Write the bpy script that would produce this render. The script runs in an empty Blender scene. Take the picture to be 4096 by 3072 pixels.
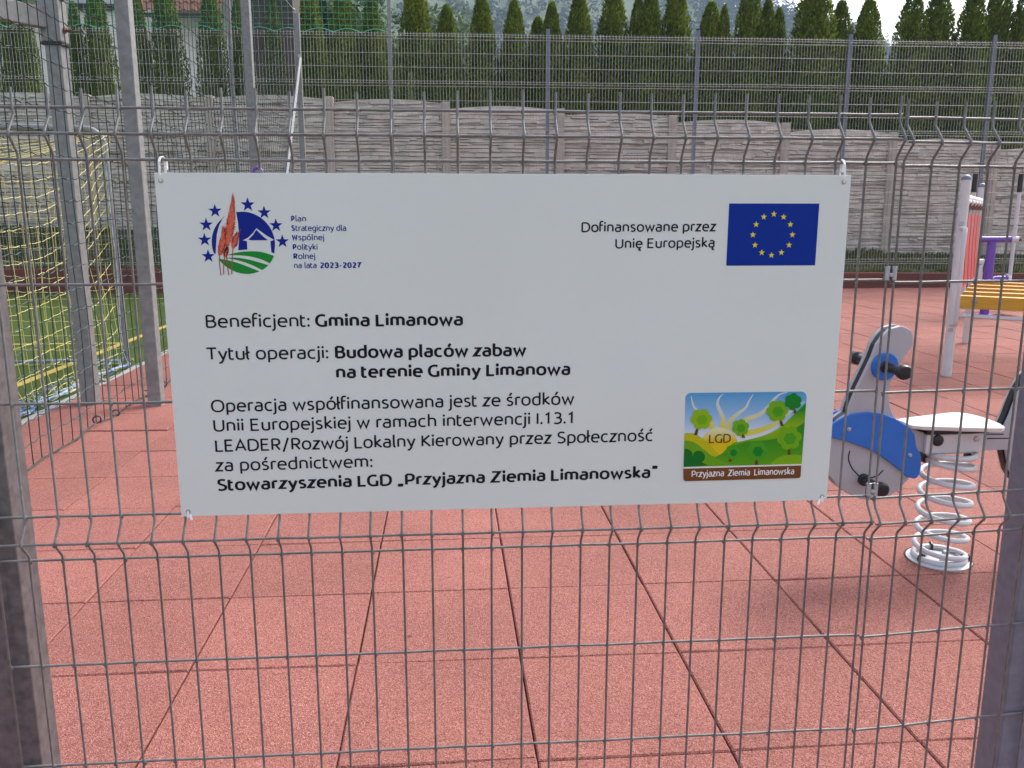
import bpy, bmesh, math, random
from math import sin, cos, pi, radians
from mathutils import Vector, Matrix, noise
from mathutils.geometry import tessellate_polygon
random.seed(7)
SC = bpy.context.scene
COL = SC.collection

# ------------------------------------------------------------------ camera
cam = bpy.data.objects.new('camera', bpy.data.cameras.new('camera')); COL.objects.link(cam)
yaw, pitch = .076, -.1968
F = Vector((sin(yaw)*cos(pitch), cos(yaw)*cos(pitch), sin(pitch)))
R = Vector((cos(yaw), -sin(yaw), 0)); U = R.cross(F)
m = Matrix((R, U, -F)).transposed().to_4x4(); m.translation = (.6778, -1.4489, 1.2707)
cam.matrix_world = m
cam.data.sensor_fit = 'HORIZONTAL'; cam.data.angle = radians(62.216)
cam.data.clip_start = .02; cam.data.clip_end = 4000
SC.camera = cam

# ------------------------------------------------------------------ light
SUN_EL, SUN_AZ = radians(46), radians(50)          # azimuth measured from +Y towards +X: behind the scene, to the right
w = bpy.data.worlds.new('World'); SC.world = w; w.use_nodes = True
nt = w.node_tree; bg = nt.nodes['Background']
sky = nt.nodes.new('ShaderNodeTexSky'); sky.sky_type = 'NISHITA'; sky.sun_disc = False
sky.sun_elevation = SUN_EL; sky.sun_rotation = SUN_AZ
sky.air_density = 1.0; sky.dust_density = 4.0; sky.ozone_density = 1.0
hsv = nt.nodes.new('ShaderNodeHueSaturation'); hsv.inputs['Saturation'].default_value = .55      # thin overcast: greyer sky light
nt.links.new(sky.outputs[0], hsv.inputs['Color']); nt.links.new(hsv.outputs[0], bg.inputs[0]); bg.inputs[1].default_value = .14
sl = bpy.data.lights.new('sun', 'SUN'); sl.energy = 1.25; sl.angle = radians(26); sl.color = (1, .95, .88)
so = bpy.data.objects.new('sun', sl); COL.objects.link(so)
sd = Vector((sin(SUN_AZ)*cos(SUN_EL), cos(SUN_AZ)*cos(SUN_EL), sin(SUN_EL)))
so.rotation_euler = (-sd).to_track_quat('-Z', 'Y').to_euler()
SC.view_settings.view_transform = 'Standard'; SC.view_settings.look = 'None'
SC.view_settings.exposure = 1.42; SC.view_settings.gamma = 1; SC.view_settings.use_curve_mapping = False
SC.cycles.max_bounces = 6; SC.cycles.diffuse_bounces = 3; SC.cycles.transparent_max_bounces = 4
SC.cycles.volume_bounces = 0

# ------------------------------------------------------------------ helpers
def V(*a): return Vector(a)
class MB:
    def __init__(s): s.v = []; s.f = []
    def add(s, vs, fs):
        n = len(s.v); s.v += [tuple(p) for p in vs]; s.f += [tuple(i+n for i in f) for f in fs]; return s
    def box(s, x0, y0, z0, x1, y1, z1):
        return s.add([(x0,y0,z0),(x1,y0,z0),(x1,y1,z0),(x0,y1,z0),(x0,y0,z1),(x1,y0,z1),(x1,y1,z1),(x0,y1,z1)],
                     [(0,3,2,1),(4,5,6,7),(0,1,5,4),(1,2,6,5),(2,3,7,6),(3,0,4,7)])
    def obox(s, c, a, b, d):          # oriented box: centre and three half vectors
        c, a, b, d = Vector(c), Vector(a), Vector(b), Vector(d)
        vs = [c-a-b-d, c+a-b-d, c+a+b-d, c-a+b-d, c-a-b+d, c+a-b+d, c+a+b+d, c-a+b+d]
        return s.add(vs, [(0,3,2,1),(4,5,6,7),(0,1,5,4),(1,2,6,5),(2,3,7,6),(3,0,4,7)])
    def tube(s, path, r, n=6, cap=True):
        P = [Vector(p) for p in path]; k = len(P); rr = r if hasattr(r, '__len__') else [r]*k
        t0 = (P[1]-P[0]).normalized()
        up = V(0,0,1) if abs(t0.z) < .9 else V(0,1,0)
        a = t0.cross(up).normalized(); vs = []
        for i in range(k):
            t = (P[min(i+1,k-1)]-P[max(i-1,0)]).normalized()
            a = (a-t*a.dot(t)); a = a.normalized() if a.length > 1e-6 else t.orthogonal().normalized()
            b = t.cross(a)
            for j in range(n):
                an = 2*pi*j/n; vs.append(P[i]+(a*cos(an)+b*sin(an))*rr[i])
        fs = [(i*n+j, i*n+(j+1) % n, (i+1)*n+(j+1) % n, (i+1)*n+j) for i in range(k-1) for j in range(n)]
        if cap: fs += [tuple(range(n-1,-1,-1)), tuple(range((k-1)*n, k*n))]
        return s.add(vs, fs)
    def lathe(s, prof, o, ax, n=20):  # prof: (radius, distance along axis)
        o, ax = Vector(o), Vector(ax).normalized(); a = ax.orthogonal().normalized(); b = ax.cross(a)
        vs = [o+ax*h+(a*cos(2*pi*j/n)+b*sin(2*pi*j/n))*r for r, h in prof for j in range(n)]
        k = len(prof)
        fs = [(i*n+j, i*n+(j+1) % n, (i+1)*n+(j+1) % n, (i+1)*n+j) for i in range(k-1) for j in range(n)]
        fs += [tuple(range(n-1,-1,-1)), tuple(range((k-1)*n, k*n))]
        return s.add(vs, fs)
    def prism(s, pts, n, d):          # closed outline (3D, planar) pushed along n by d
        P = [Vector(p) for p in pts]; n = Vector(n)*d; k = len(P)
        tri = tessellate_polygon([P])
        fs = [tuple(t) for t in tri]+[tuple(i+k for i in reversed(t)) for t in tri]
        fs += [(i, (i+1) % k, (i+1) % k+k, i+k) for i in range(k)]
        return s.add(P+[p+n for p in P], fs)
    def flat(s, pts):
        P = [Vector(p) for p in pts]
        return s.add(P, [tuple(t) for t in tessellate_polygon([P])])
    def build(s, name, mat, parent=None, smooth=False, bevel=0, fix=False):
        me = bpy.data.meshes.new(name); me.from_pydata(s.v, [], s.f); me.update()
        if fix or bevel:
            bm = bmesh.new(); bm.from_mesh(me)
            bmesh.ops.recalc_face_normals(bm, faces=bm.faces)
            bm.to_mesh(me); bm.free()
        if mat: me.materials.append(mat)
        if smooth:
            for p in me.polygons: p.use_smooth = True
            if smooth != 1: me.set_sharp_from_angle(angle=radians(smooth))
        o = bpy.data.objects.new(name, me); COL.objects.link(o)
        if parent: o.parent = parent; o.matrix_parent_inverse = parent.matrix_basis.inverted()
        if bevel:
            b = o.modifiers.new('bevel', 'BEVEL'); b.width = bevel; b.segments = 2; b.limit_method = 'ANGLE'
        return o
def tag(o, label, cat, group=None):
    o['label'] = label; o['category'] = cat
    if group: o['group'] = group
    return o
def thing(name, label, cat, loc=(0,0,0), group=None):
    o = bpy.data.objects.new(name, None); COL.objects.link(o); o.location = loc; o.empty_display_size = .1
    o.matrix_basis = Matrix.Translation(loc)
    return tag(o, label, cat, group)
def struct(o, kind='structure'): o['kind'] = kind; return o
def dup(root, loc, label, rotz=None, scale=None):
    r = root.copy(); COL.objects.link(r); r.location = loc; r['label'] = label
    if rotz is not None: r.rotation_euler = (0,0,rotz)
    if scale: r.scale = scale
    for ch in root.children:
        c = ch.copy(); COL.objects.link(c); c.parent = r
        for g in ch.children:
            d = g.copy(); COL.objects.link(d); d.parent = c
    return r
ORD = 'first second third fourth fifth sixth seventh eighth ninth tenth eleventh twelfth thirteenth fourteenth fifteenth sixteenth seventeenth eighteenth nineteenth twentieth'.split()

# ------------------------------------------------------------------ materials
def mat(name, col, rough=.6, metal=0, var=0, vscale=8, col2=None, bump=0, bscale=60, spec=.5, stretch=None, detail=4, island=0):
    mt = bpy.data.materials.new(name); mt.use_nodes = True; n = mt.node_tree.nodes; L = mt.node_tree.links
    b = n['Principled BSDF']; b.inputs['Roughness'].default_value = rough; b.inputs['Metallic'].default_value = metal
    b.inputs['Specular IOR Level'].default_value = spec
    b.inputs['Base Color'].default_value = (*col, 1)
    tc = n.new('ShaderNodeTexCoord'); src = tc.outputs['Object']
    if stretch:
        mp = n.new('ShaderNodeMapping'); mp.inputs['Scale'].default_value = stretch; L.new(src, mp.inputs[0]); src = mp.outputs[0]
    if col2 or var:
        c2 = col2 or tuple(min(1, c*(1+var)) for c in col); c1 = col if col2 else tuple(c*(1-var) for c in col)
        nz = n.new('ShaderNodeTexNoise'); nz.inputs['Scale'].default_value = vscale; nz.inputs['Detail'].default_value = detail
        L.new(src, nz.inputs['Vector'])
        rp = n.new('ShaderNodeValToRGB'); rp.color_ramp.elements[0].position = .32; rp.color_ramp.elements[1].position = .68
        rp.color_ramp.elements[0].color = (*c1, 1); rp.color_ramp.elements[1].color = (*c2, 1)
        L.new(nz.outputs[0], rp.inputs[0]); out = rp.outputs[0]
        if island:
            g = n.new('ShaderNodeNewGeometry'); hv = n.new('ShaderNodeHueSaturation')
            mr = n.new('ShaderNodeMapRange'); mr.inputs[3].default_value = 1-island; mr.inputs[4].default_value = 1+island
            L.new(g.outputs['Random Per Island'], mr.inputs[0]); L.new(mr.outputs[0], hv.inputs['Value']); L.new(out, hv.inputs['Color']); out = hv.outputs[0]
        L.new(out, b.inputs['Base Color'])
    if bump:
        nb = n.new('ShaderNodeTexNoise'); nb.inputs['Scale'].default_value = bscale; nb.inputs['Detail'].default_value = 3
        L.new(src, nb.inputs['Vector'])
        bp = n.new('ShaderNodeBump'); bp.inputs['Strength'].default_value = bump; bp.inputs['Distance'].default_value = .01
        L.new(nb.outputs[0], bp.inputs['Height']); L.new(bp.outputs[0], b.inputs['Normal'])
    return mt
def leafmat(name, c1, c2, vscale=3, island=.35, trans=.35):
    mt = mat(name, c1, .65, 0, col2=c2, vscale=vscale, island=island, spec=.2); n = mt.node_tree.nodes; L = mt.node_tree.links
    b = n['Principled BSDF']; t = n.new('ShaderNodeBsdfTranslucent'); mx = n.new('ShaderNodeMixShader'); mx.inputs[0].default_value = trans
    L.new(b.inputs['Base Color'].links[0].from_socket, t.inputs[0])
    L.new(b.outputs[0], mx.inputs[1]); L.new(t.outputs[0], mx.inputs[2]); L.new(mx.outputs[0], n['Material Output'].inputs[0])
    return mt
M = {}
M['galv'] = mat('galvanised steel', (.235,.24,.24), .5, .25, var=.16, vscale=26, bump=.04, bscale=90)
M['galvpost'] = mat('galvanised fence post', (.15,.15,.16), .45, .5, var=.25, vscale=55, bump=.06, bscale=200)
M['strut'] = mat('newer galvanised strut', (.19,.20,.225), .6, .1, var=.06, vscale=30)
M['bluegalv'] = mat('blue grey coated steel', (.165,.18,.235), .45, .15, var=.14, vscale=40, bump=.05, bscale=160)
M['wire'] = mat('coated fence wire', (.165,.166,.165), .42, .2, var=.22, vscale=60, bump=.1, bscale=400)
M['farwire'] = mat('galvanised mesh wire', (.43,.43,.42), .45, .2)
M['zinc'] = mat('bright zinc', (.42,.43,.46), .42, .35, var=.1, vscale=80)
M['signwhite'] = mat('sign board white', (.695,.755,.735), .42, 0, var=.02, vscale=2.5, detail=7)
M['ink'] = mat('black print', (.012,.012,.018), .5, spec=.12)
M['navy'] = mat('navy print', (.008,.022,.26), .5, spec=.12)
M['flagblue'] = mat('flag blue print', (.004,.03,.29), .5, spec=.12)
M['yellowp'] = mat('yellow print', (.78,.68,.03), .5, spec=.12)
M['greenp'] = mat('green print', (.015,.26,.035), .5, spec=.12)
M['whitep'] = mat('white print', (.8,.8,.8), .5)
M['wheat'] = mat('wheat ear print', (.60,.07,.035), .5, spec=.15, col2=(.70,.20,.13), vscale=260)
M['wheatdark'] = mat('wheat stalk print', (.35,.04,.05), .5)
M['white_paint'] = mat('white powder coat', (.60,.60,.62), .35, var=.03, vscale=12)
M['white_plastic'] = mat('white nylon', (.85,.85,.86), .35)
M['black'] = mat('black rubber', (.012,.012,.016), .4, bump=.05, bscale=200)
M['toygrey'] = mat('grey playground board', (.42,.42,.445), .5, var=.03, vscale=20, bump=.04, bscale=500)
M['toyblue'] = mat('blue playground board', (.018,.15,.56), .48, var=.05, vscale=20, bump=.05, bscale=500)
M['seat'] = mat('cream seat board', (.66,.62,.575), .5, var=.02, vscale=30)
M['yellowwood'] = mat('yellow painted timber', (.60,.33,.02), .45, col2=(.50,.27,.015), vscale=6, stretch=(1,1,9), bump=.05, bscale=40)
M['red'] = mat('red plastic', (.46,.016,.026), .4, var=.06, vscale=10)
M['purple'] = mat('purple powder coat', (.16,.07,.40), .35, var=.05, vscale=10)
M['brown'] = mat('brown spring steel', (.16,.06,.045), .5)
M['netdark'] = mat('dark green net cord', (.018,.042,.042), .7)
M['netgreen'] = mat('bright green net cord', (.07,.44,.28), .6)
M['netyellow'] = mat('yellow net cord', (.62,.55,.15), .7, col2=(.64,.59,.32), vscale=4)
M['ropeblue'] = mat('blue white rope', (.03,.12,.30), .7, col2=(.45,.52,.58), vscale=12)
M['concrete'] = mat('concrete fence panel', (.66,.595,.53), .85, col2=(.44,.395,.35), vscale=4.5, bump=.7, bscale=32, island=.12, detail=8)
M['pillar'] = mat('concrete fence post', (.50,.44,.385), .85, col2=(.40,.355,.31), vscale=4, bump=.15, bscale=80)
M['kerb'] = mat('red painted kerb', (.19,.045,.030), .75, col2=(.095,.032,.026), vscale=2.0, bump=.25, bscale=30, stretch=(.5,1,4), detail=8)
M['edging'] = mat('concrete edging', (.30,.29,.28), .85, var=.1, vscale=14, bump=.2, bscale=60)
M['turf'] = mat('artificial turf', (.062,.095,.016), .85, col2=(.048,.075,.015), vscale=2.2, bump=.6, bscale=260, spec=.15, detail=10)
M['turfyellow'] = mat('yellow turf line', (.42,.31,.07), .85, var=.12, vscale=20, bump=.5, bscale=260)
M['soil'] = mat('bank soil', (.10,.085,.05), .9, col2=(.06,.075,.03), vscale=3, bump=.4, bscale=20)
M['grass'] = leafmat('bank grass', (.11,.19,.026), (.21,.21,.07), vscale=1.6, island=.4)
M['field'] = mat('meadow', (.06,.10,.025), .9, col2=(.09,.11,.04), vscale=.4)
M['thuja'] = leafmat('thuja foliage', (.078,.124,.010), (.160,.208,.022), vscale=2.2, island=.5, trans=.4)
M['thujapale'] = leafmat('pale shrub foliage', (.16,.20,.06), (.24,.26,.10), vscale=4, island=.4)  # paler than the thuja green: sunlit edge put into the colour
M['bark'] = mat('bark', (.10,.07,.05), .9, var=.3, vscale=20, bump=.5, bscale=60)
M['forest'] = leafmat('forest foliage', (.012,.032,.010), (.046,.088,.022), vscale=.045, island=.25, trans=.05)
M['broadleaf'] = leafmat('broad leaf foliage', (.06,.10,.03), (.10,.15,.05), vscale=1, island=.4)
M['plaster'] = mat('cream plaster', (.84,.81,.75), .8, var=.03, vscale=2)
M['rooftile'] = mat('terracotta roof tile', (.36,.13,.085), .55, col2=(.46,.20,.14), vscale=7, island=.1)
M['darkwood'] = mat('dark brown timber', (.055,.028,.022), .6, var=.25, vscale=6, stretch=(1,1,.1))
M['glass'] = mat('window glass', (.30,.34,.42), .12, 0, spec=.8)

def rubber():
    mt = bpy.data.materials.new('red rubber granulate'); mt.use_nodes = True; n = mt.node_tree.nodes; L = mt.node_tree.links
    b = n['Principled BSDF']; b.inputs['Roughness'].default_value = .85; b.inputs['Specular IOR Level'].default_value = .25
    tc = n.new('ShaderNodeTexCoord')
    def nz(scale, det=2, rough=.5):
        k = n.new('ShaderNodeTexNoise'); k.inputs['Scale'].default_value = scale; k.inputs['Detail'].default_value = det
        k.inputs['Roughness'].default_value = rough; L.new(tc.outputs['Object'], k.inputs['Vector']); return k.outputs[0]
    vo = n.new('ShaderNodeTexVoronoi'); vo.inputs['Scale'].default_value = 340; L.new(tc.outputs['Object'], vo.inputs['Vector'])
    sp = n.new('ShaderNodeSeparateColor'); L.new(vo.outputs['Color'], sp.inputs[0])
    r1 = n.new('ShaderNodeValToRGB'); e = r1.color_ramp.elements
    e[0].position = 0; e[0].color = (.14,.045,.034,1); e[1].position = 1; e[1].color = (.44,.215,.185,1)
    for p, c in ((.18,(.22,.080,.064,1)), (.55,(.295,.112,.092,1)), (.86,(.345,.138,.117,1))):
        q = e.new(p); q.color = c
    L.new(sp.outputs[0], r1.inputs[0])
    r2 = n.new('ShaderNodeValToRGB'); r2.color_ramp.elements[0].position = .3; r2.color_ramp.elements[1].position = .72
    r2.color_ramp.elements[0].color = (.84,.83,.83,1); r2.color_ramp.elements[1].color = (1.10,1.09,1.08,1)
    L.new(nz(1.6, 5, .6), r2.inputs[0])
    mx = n.new('ShaderNodeMix'); mx.data_type = 'RGBA'; mx.blend_type = 'MULTIPLY'; mx.inputs[0].default_value = 1
    L.new(r1.outputs[0], mx.inputs[6]); L.new(r2.outputs[0], mx.inputs[7])
    r3 = n.new('ShaderNodeValToRGB'); r3.color_ramp.elements[0].position = .60; r3.color_ramp.elements[1].position = .78
    r3.color_ramp.elements[0].color = (0,0,0,1); r3.color_ramp.elements[1].color = (.5,.5,.5,1)
    L.new(nz(3.3, 6, .65), r3.inputs[0])
    m2 = n.new('ShaderNodeMix'); m2.data_type = 'RGBA'; L.new(r3.outputs[0], m2.inputs[0]); L.new(mx.outputs[2], m2.inputs[6]); m2.inputs[7].default_value = (.25,.105,.055,1)
    g = n.new('ShaderNodeNewGeometry'); mr = n.new('ShaderNodeMapRange'); mr.inputs[3].default_value = .92; mr.inputs[4].default_value = 1.08
    L.new(g.outputs['Random Per Island'], mr.inputs[0]); hv = n.new('ShaderNodeHueSaturation'); L.new(mr.outputs[0], hv.inputs['Value']); L.new(m2.outputs[2], hv.inputs['Color'])
    L.new(hv.outputs[0], b.inputs['Base Color'])
    bp = n.new('ShaderNodeBump'); bp.inputs['Strength'].default_value = .5; bp.inputs['Distance'].default_value = .004
    L.new(vo.outputs['Distance'], bp.inputs['Height']); L.new(bp.outputs[0], b.inputs['Normal'])
    return mt
M['rubber'] = rubber()

# ------------------------------------------------------------------ ground
struct(MB().add([(-560,-60,-.06),(560,-60,-.06),(560,760,-.06),(-560,760,-.06)], [(0,1,2,3)]).build('ground', M['field']))
struct(MB().box(-2.0,-3,-.058,18,13.13,-.018).build('playground_base', mat('dark joint base', (.05,.018,.014), .95)))
TS, TX, TY = .4726, -.0704, .8187                       # rubber tile size and origin
mb = MB()
for i in range(-4, 38):
    ox = random.uniform(-.003,.003)
    for j in range(-7, 27):
        x0, y0 = TX+TS*i, TY+TS*j; x1, y1 = x0+TS, y0+TS
        x0 = max(x0, -1.95); y1 = min(y1, 13.12)
        if x1-x0 < .05 or y1-y0 < .02: continue
        gx, gy = .0022, .0011
        dx = random.uniform(-.0008,.0008); dy = ox+random.uniform(-.002,.002)
        lift = .0055 if random.random() < .08 else .0022; cz = [random.uniform(-lift,lift) for _ in range(4)]
        a, b_, c, d = (x0+gx+dx, y0+gy+dy), (x1-gx+dx, y0+gy+dy), (x1-gx+dx, y1-gy+dy), (x0+gx+dx, y1-gy+dy)
        bv = .004; ring = [a, b_, c, d]; sg = [(1,1),(-1,1),(-1,-1),(1,-1)]
        vs = [(p[0], p[1], -.03) for p in ring]+[(p[0], p[1], z-.004) for p, z in zip(ring, cz)]
        vs += [(p[0]+s[0]*bv, p[1]+s[1]*bv, z) for p, s, z in zip(ring, sg, cz)]
        fs = [(k, (k+1) % 4, 4+(k+1) % 4, 4+k) for k in range(4)]+[(4+k, 4+(k+1) % 4, 8+(k+1) % 4, 8+k) for k in range(4)]+[(8,9,10,11)]
        mb.add(vs, fs)
struct(mb.build('playground_surface', M['rubber']))
# turf pitch, its edging and painted lines
struct(MB().box(-2.01,-3,-.058,-1.955,13.12,.006).build('turf_edging', M['edging'], bevel=.006))
struct(MB().box(-32,-3,-.058,-2.012,13.12,-.002).build('sports_pitch', M['turf']))
ln = MB()
for x0, y0, x1, y1 in ((-2.63,-3,-2.55,12.02), (-3.9,7.27,-2.63,7.34), (-32,12.02,-2.55,12.10)):
    ln.add([(x0,y0,.002),(x1,y0,.002),(x1,y1,.002),(x0,y1,.002)], [(0,1,2,3)])
struct(ln.build('pitch_marking', M['turfyellow']))
def kerbtop(x): return .385-.0095*(x+5)
mb = MB(); n = 14
for i in range(n):
    xa = -34+56*i/n; xb = -34+56*(i+1)/n-.004
    za, zb = kerbtop(max(xa,-6))+random.uniform(-.004,.004), kerbtop(max(xb,-6))
    mb.add([(xa,13.14,-.058),(xb,13.14,-.058),(xb,13.40,-.058),(xa,13.40,-.058),(xa,13.15,za),(xb,13.15,zb),(xb,13.40,zb),(xa,13.40,za)],
           [(0,3,2,1),(4,5,6,7),(0,1,5,4),(1,2,6,5),(2,3,7,6),(3,0,4,7)])
struct(mb.build('kerb', M['kerb'], bevel=.012))
def bankz(x, t):                                        # grassy bank between kerb (t=0) and concrete fence (t=1)
    x = max(-34, min(22, x)); hi = 1.02-.034*(x+4.6) if x > -6 else 1.07
    return kerbtop(max(x,-6))-.03+(max(hi,.5)-kerbtop(max(x,-6))+.03)*t**1.1+.03*noise.noise((x*1.7, t*2, 0))
mb = MB(); nx, ny = 90, 8
vs = [(-34+56*i/nx, 13.39+1.6*j/ny, bankz(-34+56*i/nx, min(1.2, 1.45*j/ny))) for j in range(ny+1) for i in range(nx+1)]
mb.add(vs, [(j*(nx+1)+i, j*(nx+1)+i+1, (j+1)*(nx+1)+i+1, (j+1)*(nx+1)+i) for j in range(ny) for i in range(nx)])
vs = [(-34+56*i/nx, 14.99+30*j, bankz(-34+56*i/nx, 1.2)-.8*j) for j in range(2) for i in range(nx+1)]
mb.add(vs, [(i, i+1, nx+2+i, nx+1+i) for i in range(nx)])
struct(mb.build('bank', M['soil'], smooth=1))
mb = MB()
for k in range(26000):
    x = random.uniform(-7.5,13.5); t = random.random(); y = 13.42+1.05*t
    if noise.noise((x*.9, y*2, 4)) < -.25 and random.random() < .7: continue
    z = bankz(x, t*1.0)-.01; h = random.uniform(.03,.085)*(2.0 if noise.noise((x*1.1, y, 9)) > .28 else 1); a = random.uniform(0,2*pi); wd = random.uniform(.006,.018)
    l = V(random.uniform(-.08,.08), random.uniform(-.11,.03), h); s_ = V(cos(a),sin(a),0)*wd; p = V(x,y,z)
    mb.add([p-s_, p+s_, p+l*.6+s_*.7, p+l+V(random.uniform(-.03,.03),-.02,0), p+l*.6-s_*.7], [(0,1,2,3,4)])
struct(mb.build('grass', M['grass']), 'stuff')

# ------------------------------------------------------------------ far hill with forest
RIDGE = [(-420,560,120),(-150,520,146),(-27,498,146),(60,495,136),(139,479,118),(178,466,104),(203,456,93),(216,450,88),(226,445,81),(240,438,75),(264,423,58),(283,411,46),(330,390,24),(420,380,4)]
def ridge(u):
    u = max(0, min(len(RIDGE)-1.001, u)); i = int(u); t = u-i
    return Vector(RIDGE[i]).lerp(Vector(RIDGE[i+1]), t)
def hillp(u, t):
    p = ridge(u); s = max(0, (t-.32)/.68)
    z = p.z*(s**1.15) if t <= 1 else p.z*(1-1.6*(t-1))
    z += 5*noise.noise((p.x*.012, t*6, 1))*min(1, s*2)
    return V(p.x*t, p.y*t, z-1)
mb = MB(); nu, nv_ = 60, 18
vs = [hillp((len(RIDGE)-1)*i/nu, .32+1.0*j/nv_) for j in range(nv_+1) for i in range(nu+1)]
mb.add(vs, [(j*(nu+1)+i, j*(nu+1)+i+1, (j+1)*(nu+1)+i+1, (j+1)*(nu+1)+i) for j in range(nv_) for i in range(nu)])
struct(mb.build('hill', M['field'], smooth=1))
mb = MB(); rnd = random.Random(3)
for k in range(3600):
    u = rnd.uniform(1.3, 12.4) if k < 3000 else rnd.uniform(3.5, 11.5); t = rnd.uniform(.45, 1.0) if k < 3000 else rnd.uniform(.9,1.0)
    p = hillp(u, t); conif = noise.noise((p.x*.011, p.y*.011, 3)) + (t-.72)*1.5 > .12
    r = rnd.uniform(2.2,3.8); h = r*(rnd.uniform(2.2,3.2) if conif else rnd.uniform(1.0,1.5)); c = p+V(0,0,h*.55)
    for q in range(46):
        a = rnd.uniform(0,2*pi); e = math.asin(rnd.uniform(-.35,1))
        if conif: rr = r*.75*(1-(sin(e)+.35)/1.4)+.3; o = V(cos(a)*rr, sin(a)*rr, sin(e)*h*.7)
        else: o = V(cos(a)*cos(e)*r, sin(a)*cos(e)*r, sin(e)*h*.62)*rnd.uniform(.82,1.1)
        nr = (o+V(rnd.uniform(-.6,.6)*r, rnd.uniform(-.6,.6)*r, rnd.uniform(0,.9)*r)).normalized(); a1 = nr.orthogonal().normalized(); b1 = nr.cross(a1)
        sz = rnd.uniform(.55,1.05)*(.75 if conif else 1); g = rnd.uniform(0,6)
        mb.add([c+o+(a1*cos(g+i*pi/2)+b1*sin(g+i*pi/2))*sz for i in range(4)], [(0,1,2,3)])
struct(mb.build('forest', M['forest']), 'stuff')

# ------------------------------------------------------------------ house beyond the trees
hs = thing('house', 'cream rendered house with terracotta roofs and brown timber gable behind the thuja row', 'house', (-8,27,0))
MB().box(-14.5,26,-.1,-4.9,34,10.2).build('wall', M['plaster'], hs)
wn = MB().box(-10.1,25.95,7.34,-8.98,26.0,8.75).build('window', M['white_paint'], hs)
MB().box(-10.0,25.935,7.46,-9.57,25.949,8.65).box(-9.49,25.935,7.46,-9.06,25.949,8.65).build('pane', M['glass'], wn)
MB().box(-10.2,25.86,7.17,-8.85,25.999,7.32).build('sill', M['darkwood'], wn)
def tileroof(x0, x1, ya, za, yb, zb):
    mb = MB(); rows = int((((yb-ya)**2+(zb-za)**2)**.5)/.34); cols = int((x1-x0)/.045)
    nrm = V(0, -(zb-za), yb-ya).normalized()
    for r in range(rows):
        t0, t1 = r/rows, (r+1.06)/rows; vs = []
        for j, t in enumerate((t0, t1)):
            for i in range(cols+1):
                x = x0+(x1-x0)*i/cols; p = V(x, ya+(yb-ya)*t, za+(zb-za)*t)
                vs.append(p+nrm*(.035*sin(2*pi*x/.24)+(.05 if j == 0 else .012)))
        for i in range(cols+1): vs.append(Vector(vs[i])-nrm*.05)
        n_ = cols+1
        mb.add(vs, [(i, i+1, n_+i+1, n_+i) for i in range(cols)]+[(2*n_+i, 2*n_+i+1, i+1, i) for i in range(cols)])
    return mb
rf = tileroof(-7.85,-5.65,24.9,6.95,26.6,8.75).build('roof', M['rooftile'], hs, smooth=60)
MB().box(-7.9,24.93,6.80,-5.6,25.05,6.90).build('fascia', M['darkwood'], rf)
tileroof(-14.8,-10.35,24.9,7.2,26.6,9.0).build('roof', M['rooftile'], hs, smooth=60)
tileroof(-15,-4.6,25.7,9.9,30,13.5).build('roof', M['rooftile'], hs, smooth=60)
MB().box(-4.88,25.4,-.1,-3.7,31,9.2).build('timber_gable', M['darkwood'], hs)
MB().box(-5.15,25.3,-.1,-4.89,25.5,9.0).build('corner_pillar', M['plaster'], hs)

# ------------------------------------------------------------------ trees
def thuja_mesh(seed, H=4.4, R=.36, n=8500):
    rd = random.Random(seed); mb = MB(); ph = rd.uniform(0,9); tips = [(0,0,1.0)]
    if seed % 3 == 1: tips.append((.5*R*rd.choice((-1,1)), .1, rd.uniform(.82,.9)))
    def rad(t): return R*(.78+.22*min(1, t*4))*min(1, max(0,(1-t)/.42))**.62+.012
    for tx, ty, th in tips:
        for k in range(int(n*(1 if th == 1 else .45))):
            t = rd.random()**.85; z = .1+t*(H*th-.1); a = rd.uniform(0,2*pi); r = rad(t)
            r *= 1+.20*noise.noise((cos(a)*2.2+ph, sin(a)*2.2, z*2.6))+.12*noise.noise((cos(a)*6, sin(a)*6+ph, z*7))
            inn = rd.random(); r *= 1-.35*inn*inn*inn+.07*rd.random()
            p = V(tx*min(1, t*1.6)+cos(a)*r, ty+sin(a)*r, z)
            out = V(cos(a), sin(a), 0); up = (V(0,0,1)+out*rd.uniform(.05,.75)+V(rd.uniform(-.35,.35), rd.uniform(-.35,.35), 0)).normalized()
            sd_ = up.cross(out+V(rd.uniform(-.9,.9), rd.uniform(-.9,.9), 0)).normalized()
            L_ = rd.uniform(.035,.085); W = rd.uniform(.010,.020)
            mb.add([p, p+up*L_*.5+sd_*W, p+up*L_, p+up*L_*.5-sd_*W], [(0,1,2,3)])
        ring = 9; lv = 12; vs = []
        for j in range(lv):
            t = .02+.9*j/(lv-1)
            for i in range(ring):
                a = 2*pi*i/ring; r = rad(t)*.72; vs.append((tx*min(1, t*1.6)+cos(a)*r, ty+sin(a)*r, .1+t*(H*th-.1)))
        mb.add(vs, [(j*ring+i, j*ring+(i+1) % ring, (j+1)*ring+(i+1) % ring, (j+1)*ring+i) for j in range(lv-1) for i in range(ring)])
    return mb
protos = []
for s in range(6):
    t = thing('thuja', '', 'thuja', (0,0,0), 'thujas in the row behind the concrete fence')
    thuja_mesh(s).build('crown', M['thuja'], t)
    MB().tube([(0,0,-.4),(.01,0,.5),(0,0,3.6)], [.05,.045,.012], 7).build('trunk', M['bark'], t)
    protos.append(t)
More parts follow.
